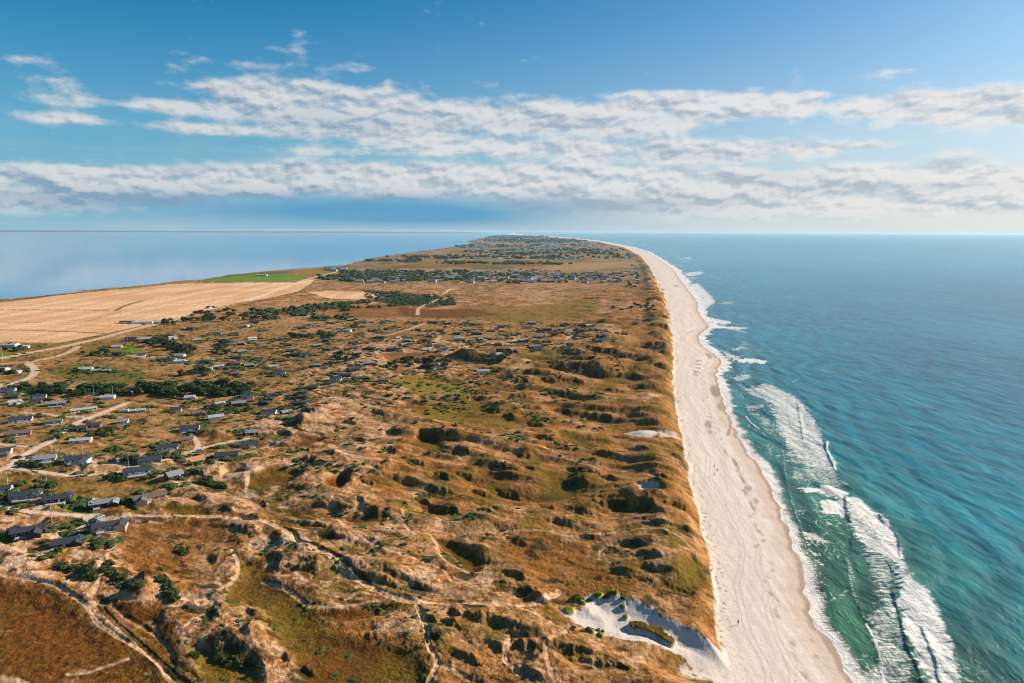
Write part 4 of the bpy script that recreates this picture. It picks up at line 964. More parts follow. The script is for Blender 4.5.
# prototypes for the houses farther off
PROTO = {}
KINDS = {'d': ('slate', 'black', 'dark-roofed'), 'w': ('slate', 'white', 'white-walled'), 'g': ('grey', 'black', 'grey-roofed'), 'p': ('pale', 'white', 'pale-roofed white'), 'b': ('thatch', 'brick', 'brown-roofed'), 'r': ('tile', 'pinkw', 'reddish-roofed')}
MID = {
 'along the dark plantation belt': 'd63,392 w9,391 p29,390 p108,398 p137,393 w92,393 d12,397 w40,397 p15,403',
 'below the right end of the plantation': 'p220,404 g239,404 d264,403 d300,404 p216,418 w269,413 g286,413 b198,414 d302,397 p190,398 w247,397 d270,396',
 'around the green meadow by the main road': 'p25,347 p117,347 p16,372 p86,370 g96,371 g107,371 w99,353 d118,354 p2,370 d142,342',
 'between the grain field and the round dark grove': 'd168,336 p172,338 d191,329 p197,340 w142,355 w206,322 r238,318 w218,334 g225,340 d234,334 p246,326 d255,322 g265,330 w209,307',
 'below the round dark grove': 'p180,356 w172,360 d165,360 p181,362 w200,362 d207,362 p219,367 p208,369 d230,368 b235,374',
 'on the open heath left of the hedge': 'p252,339 d278,340 g241,344 d288,345 b263,347 d290,351 d236,358 g242,352 w259,359 d282,361 g249,366 p273,367 w280,373 b236,364 d296,355',
 'around the long dark hedge': 'd322,320 g331,322 w312,326 g350,320 p348,331 d354,326 w361,335 d326,341 g316,346 d353,343 b353,348 d326,350 w304,355 g316,366 d353,370 d345,376 w336,380 d371,349 g357,353 d301,328 p340,328 d333,334',
 'below the reddish heath': 'r372,322 w384,322 w392,329 d372,331 d391,350 g403,345 g369,364 d361,379 b384,381 w363,322 d380,338 p398,338 d312,388',
 'left of the dark heath hill': 'd415,323 d418,330 d440,331 b430,336 g407,341 d428,346 p426,350 w443,350 w436,369 d434,323 g447,323 d424,340',
 'right of the dark heath hill': 'w466,323 d476,325 d457,334 d478,334 p459,339 g480,339 d472,343 d490,356 g498,356 p483,372 g467,330 d499,339 d498,345 b492,331 d501,327',
 'around the tall dark house': 'w528,328 d514,335 g522,341 d541,330 d548,330 g539,337 d546,342 g533,347 w540,350 g532,323 d554,335',
 'nearest to the coastal dunes': 'd563,326 w567,329 d559,333 g565,333 d580,331 w559,348 d570,344 d593,330 d596,340 w594,298 d600,338 w605,340 d603,330 d624,334 g588,324 d582,337'}
ORD = ['first', 'second', 'third', 'fourth', 'fifth', 'sixth', 'seventh', 'eighth', 'ninth', 'tenth', 'eleventh', 'twelfth', 'thirteenth', 'fourteenth', 'fifteenth', 'sixteenth', 'seventeenth', 'eighteenth', 'nineteenth', 'twentieth', 'twenty-first', 'twenty-second', 'twenty-third']
for kk_, (rf, wl, _) in KINDS.items():
    PROTO[kk_] = [house(12, 7, rf, wl, [], detail=1, pitch=22), house(10, 6.5, rf, wl, [(3, -2.5, 6.5, 5, 90)], detail=1, pitch=22)]
used = set()
def proto_copy(k, i):
    p = PROTO[k][i]
    if (k, i) not in used: used.add((k, i)); return p
    return copy_tree(p)
for zone, s in MID.items():
    L_ = []
    for tkn in s.split():
        k = tkn[0]; a, b = tkn[1:].split(','); L_.append((int(a), int(b), k))
    L_.sort()
    for i, (a, b, k) in enumerate(L_):
        e = proto_copy(k, random.randint(0, 1))
        sc = random.uniform(.6, .86)
        put(e, a, b + .5, random.uniform(-8, 48), f'{KINDS[k][2]} house {zone}, {ORD[i]} from the left', sc=sc)
random.seed(5)
n_v = 0; tries = 0
while n_v < 92 and tries < 3000:
    tries += 1
    a = random.uniform(395, 640); b = random.choice([271.5, 274, 276.5, 279, 281.5]) + random.gauss(0, .6)
    if a < 430 and b < 278: continue
    if not (268.5 < b < 285): continue
    k = random.choice('ddwgdgwpbd'); e = proto_copy(k, random.randint(0, 1))
    put(e, a, b, random.uniform(-15, 45), None, sc=random.uniform(.7, .95))
    nameq(e, 'tiny house in the dense village band beyond the brown heath', 'house', 'houses of the village band beyond the heath'); n_v += 1
for k in PROTO:
    for i in (0, 1):
        if (k, i) not in used:
            for ch in list(PROTO[k][i].children_recursive): bpy.data.objects.remove(ch)
            bpy.data.objects.remove(PROTO[k][i])
# the long white farm
e = empty('farm'); mb = MB(); mr = MB(); mw = MB(); mr2 = MB()
gable(mb, mr, 34, 11, 3.6, math.radians(25), I4(-24, 4, .05)); gable(mw, mr2, 46, 12, 3.6, math.radians(20), I4(14, -2, .12)); gable(mw, mr2, 24, 12, 3.6, math.radians(20), I4(48, 8, .15))
mb.build('stable', MAT['white'], e); mr.build('roof', MAT['slate'], e); mw.build('barn', MAT['white'], e); mr2.build('barn_roof', MAT['pale'], e)
put(e, 137, 323.5, 4, 'long white farm with dark-roofed stable between grain field and main road', None, cat='farm', sc=.55)
e = empty('farm'); mb = MB(); mr = MB(); mw = MB(); mr2 = MB()
gable(mb, mr, 16, 9, 3.2, math.radians(30), I4(-16, 0, 0)); gable(mw, mr2, 20, 10, 3.4, math.radians(22), I4(6, 2, .1))
mb.build('stable', MAT['brick'], e); mr.build('roof', MAT['slate'], e); mw.build('barn', MAT['white'], e); mr2.build('barn_roof', MAT['pale'], e)
put(e, 143, 341, 4, 'brick and white farmstead beside the bright green paddock', None, cat='farm', sc=.75)
for a, b in ((262, 276), (10, 347)):
    e = empty('farm'); mb = MB(); mr = MB(); gable(mb, mr, 40 if a > 100 else 22, 12, 4, math.radians(18), I4(), gb=None); mb.build('wall', MAT['white'], e); mr.build('roof', MAT['pale'], e)
    put(e, a, b, 3, sc=.7, label='pale long farm building on the bright green field by the lagoon' if a > 100 else 'pale barn behind trees at the left edge of the main road', group=None, cat='farm')

# ---- trees and shrubs
def crown_mesh(name, R, Hc, base, nl, ns, leaf, m, seed, flatn=.8):
    rs = np.random.default_rng(seed); lob = []
    for i in range(ns):
        a = rs.uniform(0, 2 * math.pi); q = math.sqrt(rs.uniform(0, 1)) * .72
        zz = rs.uniform(.12, .85); k = math.sqrt(max(.05, 1 - (zz * 2 - 1) ** 2 * .75))
        lob.append((R * q * math.cos(a) * k, R * q * math.sin(a) * k, base + Hc * zz, R * rs.uniform(.28, .5)))
    mb = MB()
    for (x, y, z, r) in lob: mb.ball((x, y, z), r * .78, 7, 5, (1, 1, .8), .22)
    V = list(mb.v); Fc = list(mb.f)
    for i in range(nl):
        x, y, z, r = lob[rs.integers(ns)]
        d = rs.normal(size=3); d /= np.linalg.norm(d); d[2] = abs(d[2]) * .9 if rs.random() < .7 else d[2]
        c = np.array([x, y, z]) + d * r * rs.uniform(.7, 1.12) * np.array([1, 1, .85])
        n = d + rs.normal(size=3) * .5; n /= np.linalg.norm(n); u = np.cross(n, rs.normal(size=3)); u /= np.linalg.norm(u); w_ = np.cross(n, u)
        s = leaf * rs.uniform(.6, 1.4); k = len(V)
        V += [tuple(c + u * s), tuple(c + w_ * s * .7), tuple(c - u * s), tuple(c - w_ * s * .7)]; Fc.append((k, k + 1, k + 2, k + 3))
    me = bpy.data.meshes.new(name); me.from_pydata(V, [], Fc); me.materials.append(m); return me
def plant(kind, seed):
    if kind == 'tree':
        e = empty('pine_tree'); tb = MB(); tb.tube((0, 0, -.6), (.15, .1, 2.4), .2, .15).tube((.15, .1, 2.4), (0, -.1, 5.2), .15, .05)
        for k in range(5):
            a = k * 1.26 + seed; z = 1.9 + k * .5; tb.tube((.1, .05, z), (1.5 * math.cos(a), 1.5 * math.sin(a), z + .9), .07, .02, 5)
        tb.build('trunk', MAT['bark'], e)
        o = bpy.data.objects.new('crown', crown_mesh('crown', 3.1, 4.6, .5, 640, 14, .36, MAT['leaf'], seed)); col.objects.link(o); o.parent = e
    else:
        e = empty('shrub'); tb = MB()
        for k in range(5):
            a = k * 1.3 + seed; tb.tube((0, 0, -.5), (1.0 * math.cos(a), 1.0 * math.sin(a), 1.1), .06, .02, 5)
        tb.build('stem', MAT['bark'], e)
        o = bpy.data.objects.new('crown', crown_mesh('crown', 2.2, 1.9, -.1, 460, 11, .22, MAT['leaf2'], seed + 50)); col.objects.link(o); o.parent = e
    return e
PT_ = {'tree': [plant('tree', i) for i in range(4)], 'shrub': [plant('shrub', i) for i in range(4)]}
pused = set(); cnt = {'tree': 0, 'shrub': 0}
def grow(kind, px, py, sc, label, group):
    i = random.randrange(4)
    if (kind, i) in pused: e = copy_tree(PT_[kind][i])
    else: e = PT_[kind][i]; pused.add((kind, i))
    x, y, z = spot(px, py); e.location = (x, y, z - .1); e.rotation_euler = (0, 0, random.uniform(0, 6.28)); s = sc * random.uniform(.8, 1.2); e.scale = (s * random.uniform(.9, 1.35), s * random.uniform(.9, 1.2), s * random.uniform(.55, .95))
    nameq(e, label, kind, group); cnt[kind] += 1
CL = [ # kind, polygon-ish box (x0,y0,x1,y1,slope), n, scale, label, group
 ('tree', 150, 386, 250, 398, .03, 46, 1.35, 'dark green tree of the long plantation belt, its right half', 'trees of the plantation belt, right half'),
 ('tree', 40, 385, 150, 397, .0, 44, 1.2, 'dark green tree of the plantation belt, its left half', 'trees of the plantation belt, left half'),
 ('tree', 0, 387, 40, 394, .0, 10, .9, 'dark tree at the left edge beside the plantation houses', 'trees at the left edge by the plantation houses'),
 ('tree', 150, 339, 194, 356, .1, 30, 1.3, 'tree of the dark grove behind the brick farmstead', 'trees of the grove behind the brick farmstead'),
 ('tree', 213, 343, 229, 357, 0, 10, 1.25, 'tree of the small round grove on the heath', 'trees of the small round grove'),
 ('tree', 190, 310, 268, 322, .02, 36, 1.35, 'tree of the long dark wood at the edge of the grain field', 'trees of the wood at the grain field edge'),
 ('tree', 163, 320, 190, 325, 0, 8, 1.2, 'tree of the dark clump right of the white farm', 'trees right of the white farm'),
 ('tree', 180, 370, 216, 378, 0, 12, .9, 'low green tree above the right half of the plantation', 'trees above the plantation'),
 ('tree', 290, 333, 347, 339, .01, 18, 1.1, 'tree of the long straight dark hedge among the houses', 'trees of the long straight hedge'),
 ('tree', 330, 355, 360, 363, 0, 10, 1.1, 'dark tree of the triangular clump below the long hedge', 'trees of the triangular clump'),
 ('tree', 385, 360, 430, 370, .03, 17, 1.1, 'dark tree of the hedge left of the heath hill', 'trees of the hedge left of the heath hill'),
 ('tree', 430, 358, 450, 369, 0, 7, 1.1, 'dark tree on the left foot of the heath hill', 'trees on the foot of the heath hill'),
 ('tree', 484, 354, 505, 366, 0, 6, 1.0, 'dark tree on the right foot of the heath hill', 'trees right of the heath hill'),
 ('tree', 497, 350, 516, 356, 0, 7, 1.0, 'green tree of the short hedge right of the heath hill', 'trees of the short hedge'),
 ('tree', 0, 345, 20, 352, 0, 6, 1.2, 'dark tree in front of the barn at the left edge', 'trees by the barn at the left edge'),
 ('tree', 75, 352, 120, 356, .02, 9, .8, 'low dark tree of the hedgerow above the green meadow', 'trees of the meadow hedgerow'),
 ('tree', 0, 369, 16, 375, 0, 6, 1.0, 'dark tree left of the bending road', 'trees left of the bending road'),
 ('tree', 612, 305, 655, 311, .05, 12, 1.0, 'dark tree of the thicket behind the far coastal dunes', 'trees of the thicket behind the coastal dunes'),
 ('shrub', 206, 404, 250, 414, .05, 20, 1.1, 'dark green shrub below the right end of the plantation', 'shrubs below the plantation end'),
 ('shrub', 270, 407, 300, 413, -.05, 12, 1.0, 'dark green shrub around the pale-roofed house on the heath', 'shrubs on the heath edge'),
 ('shrub', 202, 480, 224, 488, .1, 16, 1.1, 'shrub of the large dark thicket below the curving lane', 'shrubs of the thicket below the curving lane'),
 ('shrub', 110, 475, 124, 481, 0, 9, 1.1, 'green shrub beside the hipped dark house on the lane', 'shrubs by the hipped dark house'),
 ('shrub', 40, 483, 53, 489, 0, 8, 1.1, 'bright green shrub on the heath between two lanes', 'shrubs between the two lanes'),
 ('shrub', 115, 455, 138, 463, .1, 14, 1.1, 'green shrub beside the tiny white shed', 'shrubs beside the tiny white shed'),
 ('shrub', 144, 455, 168, 458, 0, 8, .9, 'green shrub behind the low dark house', 'shrubs behind the low dark house'),
 ('shrub', 100, 428, 112, 436, 0, 6, 1.2, 'dark shrub right of the brick-walled dark house', 'shrubs right of the brick-walled house'),
 ('shrub', 108, 447, 120, 452, 0, 5, 1.1, 'dark shrub on the open heath above the shed', 'shrubs above the shed'),
 ('shrub', 27, 463, 38, 467, 0, 5, 1.0, 'green shrub below the left wing by the road fork', 'shrubs by the road fork'),
 ('shrub', 0, 494, 14, 499, 0, 6, 1.0, 'green shrub at the left edge above the lower lane', 'shrubs at the left edge'),
 ('shrub', 124, 499, 137, 504, 0, 7, 1.0, 'dark green shrub left of the thatched house', 'shrubs left of the thatched house'),
 ('shrub', 60, 497, 96, 510, .05, 6, .7, 'low green shrub on the bright lawn above the lower lane', 'shrubs on the bright lawn'),
 ('shrub', 70, 520, 96, 525, .05, 6, .8, 'green shrub along the ditch below the lower lane', 'shrubs along the lane ditch'),
 ('shrub', 61, 563, 73, 573, .3, 7, .8, 'dark shrub on the bank below the nearest house', 'shrubs below the nearest house'),
 ('shrub', 72, 566, 99, 581, .25, 13, .75, 'dark shrub of the bank left of the steep path', 'shrubs left of the steep path'),
 ('shrub', 104, 564, 124, 592, .2, 18, .8, 'dark shrub of the thicket right of the steep path', 'shrubs right of the steep path'),
 ('shrub', 127, 578, 141, 597, .1, 10, .75, 'dark shrub on the eroded bank in the lower left', 'shrubs on the eroded bank'),
 ('shrub', 158, 574, 176, 604, .1, 16, .8, 'dark shrub beside the pale eroded dune in the lower left', 'shrubs beside the pale dune'),
 ('shrub', 180, 549, 190, 556, 0, 4, .9, 'lone dark shrub clump on the heath below the long path', 'shrubs below the long path'),
 ('shrub', 192, 648, 262, 672, .25, 14, .55, 'low dark shrub on the shaded slope at the bottom left', 'shrubs on the shaded slope'),
 ('shrub', 486, 405, 500, 414, .2, 6, 1.0, 'dark shrub in the yellow grass hollow', 'shrubs in the yellow grass hollow'),
 ('shrub', 480, 458, 512, 474, .3, 10, .8, 'dark shrub on the ridge in the middle of the dunes', 'shrubs on the middle ridge'),
 ('shrub', 575, 596, 592, 603, .1, 9, .42, 'bright green low bush on the left rim of the sand hollow', 'bushes on the rim of the sand hollow'),
 ('shrub', 596, 597, 630, 602, .18, 12, .36, 'bright green bush along the upper rim of the sand hollow', 'bushes along the upper rim'),
 ('shrub', 568, 624, 606, 637, .35, 10, .36, 'green bush on the lower rim of the sand hollow', 'bushes on the lower rim'),
 ('shrub', 350, 395, 460, 445, 0, 14, .8, 'small dark shrub scattered in the middle dunes', 'shrubs scattered in the middle dunes'),
]
random.seed(21)
for (kd, x0, y0, x1, y1, sl, n, sc, lb, gr) in CL:
    for k in range(n):
        fx = random.random(); a = x0 + (x1 - x0) * fx
        q = .5 + .5 * math.sin(fx * math.pi) ** .5
        b = (y0 + y1) / 2 + (random.random() - .5) * (y1 - y0) * q
        if sl >= .1: b = y0 + (y1 - y0) * (fx * .6 + random.random() * .4)
        grow(kd, a, b, sc, lb, gr)
# bushes beside the houses
hs = [o for o in col.objects if o.name.startswith('summer_house') and o.parent is None]
for o in hs:
    if o.location.y > 1300 or cnt['tree'] >= 300 and cnt['shrub'] >= 300: continue
    kd = 'shrub' if o.location.y < 520 else 'tree'
    for k in range(2 if kd == 'shrub' else (1 if random.random() < .5 else 0)):
        if cnt[kd] >= 298: break
        i = random.randrange(4); e = copy_tree(PT_[kd][i]); a = random.uniform(0, 6.28)
        dx, dy = 9.5 * math.cos(a), 7 * math.sin(a); X_, Y_ = o.location.x + dx, o.location.y + dy
        e.location = (X_, Y_, ground_z(X_, Y_) - .1); s = random.uniform(.55, .95); e.scale = (s * 1.3, s, s * .75)
        nameq(e, ('green shrub' if kd == 'shrub' else 'small dark tree') + ' growing against a summer house on the heath', kd, kd + 's beside the summer houses'); cnt[kd] += 1
print('plants', cnt)

# woods, scrub and villages that nobody could count
def instanced(name, base_meshes, pts, mt, kind='stuff', label=None, cat=None):
    """one mesh out of many small copies"""
    VV = []; FF = {3: [], 4: [], 5: []}; off = 0
    for (x, y, z, rz, sc, bi) in pts:
        v, fs = base_meshes[bi]; ca_, sa = math.cos(rz), math.sin(rz); v2 = v * np.array(sc)
        q = np.stack([v2[:, 0] * ca_ - v2[:, 1] * sa + x, v2[:, 0] * sa + v2[:, 1] * ca_ + y, v2[:, 2] + z], 1); VV.append(q)
        for f in fs: FF[len(f)].append([i + off for i in f])
        off += len(v)
    me = bpy.data.meshes.new(name); me.from_pydata(np.concatenate(VV).tolist(), [], FF[3] + FF[4] + FF[5]); me.materials.append(mt)
    o = bpy.data.objects.new(name, me); col.objects.link(o); nameq(o, label, cat, None, kind); return o
def lump(seed):
    random.seed(seed); mb = MB()
    for k in range(4): mb.ball((random.uniform(-1.6, 1.6), random.uniform(-1.6, 1.6), random.uniform(1.4, 3.0)), random.uniform(1.4, 2.2), 6, 4, (1, 1, .9), .3)
    return np.array(mb.v), mb.f
LU = [lump(i) for i in range(5)]
def ground_many(pts):
    A = np.array(pts); return terrain(A[:, 0], A[:, 1], False)
def scatter(regions, zlo=5.0):
    out = []
    for (x0, y0, x1, y1, n, s, cl) in regions:
        c = []
        m_ = max(3, n // 9)
        for k in range(m_): c.append((random.uniform(x0, x1), random.uniform(y0, y1)))
        for k in range(n):
            if cl: q = random.choice(c); a = q[0] + random.gauss(0, (x1 - x0) * .03 + 2); b = q[1] + random.gauss(0, (y1 - y0) * .05 + .15)
            else: a = random.uniform(x0, x1); b = random.uniform(y0, y1)
            if b < 235.2: continue
            X_, Y_ = G(a, b, 5)
            if X_ > XI(FOOT, Y_) - 45 or X_ < XI(FJORD, Y_) + 60: continue
            out.append((X_, Y_, s * random.uniform(.7, 1.3)))
    return out
random.seed(33)
W_ = scatter([(340, 271, 424, 281, 520, 1.7, 0), (425, 271, 475, 281, 170, 1.5, 1), (318, 275.5, 352, 279.5, 60, 1.5, 0), (440, 270, 645, 284, 330, 1.25, 1), (370, 259.5, 420, 262, 100, 2.0, 1), (400, 255, 640, 258.5, 330, 2.2, 1), (430, 262, 560, 264, 170, 2.0, 1),
              (470, 249, 640, 254, 300, 2.6, 1), (440, 245, 600, 247, 220, 3.2, 1), (480, 239, 600, 243, 500, 4.2, 1), (475, 236, 545, 238.5, 350, 6, 1), (630, 255, 655, 300, 160, 1.1, 1),
              (365, 291, 400, 297, 110, .75, 0), (400, 294, 455, 304.5, 220, .7, 0), (360, 297, 420, 305, 120, .8, 1), (240, 303, 350, 318, 170, 1.25, 1), (300, 303, 380, 309, 60, 1.2, 1)])
zz_ = ground_many([(a, b) for a, b, s in W_])
instanced('woodland', LU, [(a, b, z - .5, random.uniform(0, 6), (s * 1.2, s * 1.2, s * .85), random.randrange(5)) for (a, b, s), z in zip(W_, zz_)], MAT['leaf'], label='distant dark woods and copses around the far villages', cat='woods')
S_ = scatter([(150, 318, 560, 400, 900, .42, 1), (0, 400, 360, 480, 260, .34, 1), (560, 318, 668, 400, 260, .42, 1), (0, 345, 150, 400, 130, .42, 1), (360, 400, 690, 470, 260, .32, 1), (200, 480, 690, 560, 220, .25, 1), (100, 560, 660, 683, 160, .2, 1)])
for o in hs:
    if o.location.y < 1300:
        for k in range(3 if o.location.y < 520 else 5):
            a = random.uniform(0, 6.28); r_ = random.uniform(7, 15); bx, by = o.location.x + r_ * math.cos(a), o.location.y + r_ * math.sin(a)
            for q in range(random.randint(1, 4)): S_.append((bx + random.gauss(0, 2.5), by + random.gauss(0, 1.5), random.uniform(.3, .7)))
zz_ = ground_many([(a, b) for a, b, s in S_])
instanced('scrub', LU, [(a, b, z - .3, random.uniform(0, 6), (s * 1.9, s * 1.3, s * .6), random.randrange(5)) for (a, b, s), z in zip(S_, zz_)], MAT['leaf2'], label='low dark scrub dotted over the heath and dunes', cat='scrub')
def hut():
    mb = MB(); mr = MB(); gable(mb, mr, 13, 8, 3, .5, I4()); return (np.array(mb.v), mb.f), (np.array(mr.v), mr.f)
HB, HR = hut()
V_ = scatter([(400, 255.5, 640, 258.5, 90, 1.2, 1), (470, 249, 630, 253, 100, 1.5, 1), (470, 240, 610, 248, 220, 2.0, 1), (480, 236.5, 590, 240, 200, 2.8, 1), (345, 272, 640, 283, 110, 1.1, 0), (325, 268, 345, 271, 14, 1.4, 0)])
zz_ = ground_many([(a, b) for a, b, s in V_]); prm = [(a, b, z, random.uniform(-.4, .5), (s, s, s), 0) for (a, b, s), z in zip(V_, zz_)]
instanced('far_village', [HB], prm, MAT['concrete'], label='pale walls of the far village houses by the horizon', cat='village')
instanced('far_village_roofs', [HR], prm, MAT['grey'], label='grey roofs of the far village houses by the horizon', cat='village')

# ---- flagpoles
def flagpole():
    e = empty('flagpole'); MB().tube((0, 0, -.3), (0, 0, 9.5), .085, .05, 8).build('pole', MAT['paint'], e); MB().ball((0, 0, 9.6), .16).build('finial', MAT['paint'], e); MB().box(-.25, .25, -.25, .25, -.4, .35).build('base', MAT['concrete'], e); return e
FP = flagpole(); first = True
for (a, b, lb) in ((52, 454, 'white flagpole behind the grey-roofed house above the road fork'), (83, 454, 'white flagpole behind the dark house with a light right wing'), (8, 485, 'white flagpole left of the bright green shrub, near the left edge'), (47, 484, 'white flagpole rising from the bright green shrubs'),
                   (52, 522, 'white flagpole beside the lower lane above the long dark house'), (129, 470, 'white flagpole beside the hipped dark house'), (32, 414, 'white flagpole by the upper side lane'), (128, 346, 'white flagpole by the green paddock'), (94, 396, 'white flagpole in front of the plantation, left one'),
                   (113, 397, 'white flagpole in front of the plantation, right one'), (3, 362, 'tall white mast at the left edge by the main road'), (401, 486, 'lone white pole standing in the middle dunes'), (150, 345, 'white flagpole by the brick farmstead')):
    e = FP if first else copy_tree(FP); first = False
    x, y, z = spot(a, b); e.location = (x, y, z); s = 1.4 if b < 370 and a < 10 else (.72 if b > 400 else .9); e.scale = (s, s, s); nameq(e, lb, 'flagpole', 'white flagpoles of the summer houses')

# ---- cars
def car(paint):
    e = empty('parked_car'); pr = [(-2.15, .35), (-2.2, .75), (-1.9, .95), (-1.25, 1.02), (-.75, 1.42), (.9, 1.45), (1.6, 1.0), (2.1, .9), (2.2, .5), (2.1, .3)]
    v = [(x, s * (.88 if z < 1.1 else .7), z) for s in (-1, 1) for x, z in pr]; n = len(pr)
    MB().add(v, [tuple(range(n))[::-1], tuple(range(n, 2 * n))] + [(i, (i + 1) % n, n + (i + 1) % n, n + i) for i in range(n)]).build('body', paint, e)
    for s in (-1, 1):
        MB().add([(x, s * y, z) for x, y, z in ((-1.15, .885, 1.05), (1.4, .885, 1.05), (.85, .74, 1.38), (-.7, .74, 1.38))], [(0, 1, 2, 3)]).build('window', MAT['glass'], e)
        MB().box(2.12, 2.24, s * .62 - .16, s * .62 + .16, .6, .78).build('headlight', MAT['paint'], e)
        for x in (-1.35, 1.35):
            w_ = MB().tube((x, s * .72, .32), (x, s * .93, .32), .32, .32, 14).build('wheel', MAT['tyre'], e); MB().tube((x, s * .93, .32), (x, s * .95, .32), .19, .17, 10).build('rim', MAT['steel'], w_)
    MB().add([(1.55, -.72, 1.05), (1.55, .72, 1.05), (.98, .64, 1.43), (.98, -.64, 1.43)], [(0, 1, 2, 3)]).build('windscreen', MAT['glass'], e)
    return e
put(car(MAT['carred']), 50, 440.3, 45, 'dark car on the diagonal gravel road beside the pale-roofed house', None, cat='car', dz=.05)
put(car(MAT['carred']), 17, 458.5, 20, 'dark car parked off the diagonal road near the road fork', None, cat='car', dz=.05)
put(car(MAT['carsilver']), 99, 518.5, 60, 'silver car parked at the junction of the lower lane', None, cat='car', dz=.05)
put(car(MAT['carsilver']), 199, 452, 30, 'silver car parked beside the curving lane above the orange-roofed house', None, cat='car', dz=.05)

# ---- people on the beach
def person(step):
    me = bpy.data.meshes.new('person')
    P = [(0, 0, .95), (0, 0, 1.2), (0, .02, 1.43), (0, .03, 1.56), (0, .04, 1.68), (.1, 0, .9), (.12, .12 * step, .5), (.12, .05 * step, .06), (.12, .2 * step + .05, .03), (-.1, 0, .9), (-.12, -.08 * step, .5), (-.12, -.25 * step, .08), (-.12, -.12 * step, .03),
         (.2, 0, 1.4), (.27, -.05, 1.12), (.27, .08, .88), (-.2, 0, 1.4), (-.27, .05, 1.12), (-.27, .12, .88)]
    Ed = [(0, 1), (1, 2), (2, 3), (3, 4), (0, 5), (5, 6), (6, 7), (7, 8), (0, 9), (9, 10), (10, 11), (11, 12), (2, 13), (13, 14), (14, 15), (2, 16), (16, 17), (17, 18)]
    Rr = [.16, .15, .15, .06, .10, .1, .07, .045, .04, .1, .07, .045, .04, .07, .05, .035, .07, .05, .035]
    me.from_pydata(P, Ed, []); o = bpy.data.objects.new('person', me); col.objects.link(o)
    md = o.modifiers.new('s', 'SKIN'); 
    for i, r in enumerate(Rr): me.skin_vertices[0].data[i].radius = (r, r * .8)
    me.skin_vertices[0].data[0].use_root = True
    o.modifiers.new('u', 'SUBSURF').levels = 1
    dg = bpy.context.evaluated_depsgraph_get(); m2 = bpy.data.meshes.new_from_object(o.evaluated_get(dg)); o.modifiers.clear(); o.data = m2; m2.materials.append(MAT['navy']); m2.name = 'person'
    h = MB().ball((0, .05, 1.70), .105, 8, 6, (1, 1.05, 1.2)).build('hair', MAT['bark'], o); return o
for a, b, st, rz, lb in ((714, 468, 1, 30, 'person in dark clothes on the upper beach, farthest of the small group'), (717, 471.5, .6, -40, 'person in dark clothes walking at the right of the small group on the beach'), (714, 476, .8, 100, 'person in dark clothes, nearest of the small group on the beach'), (738, 625, .7, 20, 'person in dark clothes alone on the beach near the sand hollow')):
    p = person(st); x, y, z = spot(a, b); p.location = (x, y, z); p.rotation_euler = (0, 0, math.radians(rz)); p.scale = (1.05,) * 3; nameq(p, lb, 'person')

# ---- boats far out
def boat():
    e = empty('fishing_boat'); st_ = [(-11, 2.4, 1.8), (-6, 3.0, 1.7), (3, 3.0, 2.0), (8, 1.8, 2.6), (11.5, .15, 3.2)]; v = []; f = []
    for x, w_, d in st_: v += [(x, -w_, d), (x, -w_ * .55, -1.2), (x, w_ * .55, -1.2), (x, w_, d)]
    for i in range(4):
        for k in range(4): a = i * 4 + k; b = i * 4 + (k + 1) % 4; f.append((a, b, b + 4, a + 4))
    f += [(3, 2, 1, 0), (16, 17, 18, 19)]
    MB().add(v, f).build('hull', MAT['hull'], e); wh = MB().box(-8, -2.5, -2, 2, 1.7, 5.6).build('wheelhouse', MAT['paint'], e); MB().box(-2.48, -2.4, -1.7, 1.7, 4.1, 5.1).build('window', MAT['glass'], wh)
    MB().tube((-5, 0, 5.5), (-5, 0, 11), .2, .1).tube((3, 0, 2), (3, 0, 9), .22, .12).tube((3, 0, 3), (9, 0, 8), .1, .08).build('mast', MAT['steel'], e); return e
for a, b, s, rz, lb in ((722, 240.5, 1.6, 20, 'small dark fishing boat on the sea near the horizon, left of the other'), (877, 235.5, 3.0, 70, 'tiny dark ship right at the sea horizon')):
    e = boat(); x, y = G(a, b, 0); e.location = (x, y, 0); e.rotation_euler = (0, 0, math.radians(rz)); e.scale = (s,) * 3; nameq(e, lb, 'boat')
# ---- wind turbines beside the far harbour
def turbine(ph):
    e = empty('wind_turbine'); MB().tube((0, 0, -1), (0, 0, 92), 2.6, 1.6, 12).build('tower', MAT['paint'], e); n_ = MB().box(-1.8, 1.8, -5, 4, 90, 94).build('nacelle', MAT['paint'], e); MB().ball((0, -6, 92), 1.9).build('hub', MAT['paint'], n_)
    for k in range(3):
        a = ph + k * 2.0944; M = Matrix.Translation((0, -6, 92)) @ Matrix.Rotation(a, 4, 'Y'); v = []
        for z, w_, t_ in ((1, 1.0, .9), (9, 2.0, .5), (30, 1.2, .3), (46, .3, .1)): v += [M @ Vector(p) for p in ((-w_, -t_, z), (w_, -t_, z), (w_, t_, z), (-w_, t_, z))]
        f = [(3, 2, 1, 0), (12, 13, 14, 15)]
        for i in range(3):
            for q in range(4): A = i * 4 + q; B = i * 4 + (q + 1) % 4; f.append((A, B, B + 4, A + 4))
        MB().add(v, f).build('blade', MAT['paint'], e)
    return e
for a, b, ph, lb in ((557, 239.3, .3, 'white wind turbine by the far beach, leftmost of three'), (561, 239.6, 1.1, 'white wind turbine by the far beach, middle of three'), (566, 240, .7, 'white wind turbine by the far beach, rightmost of three')):
    e = turbine(ph); x, y = G(a, b, 3); e.location = (x, y, ground_z(x, y)); e.rotation_euler = (0, 0, .5); nameq(e, lb, 'wind turbine', 'wind turbines by the far beach')
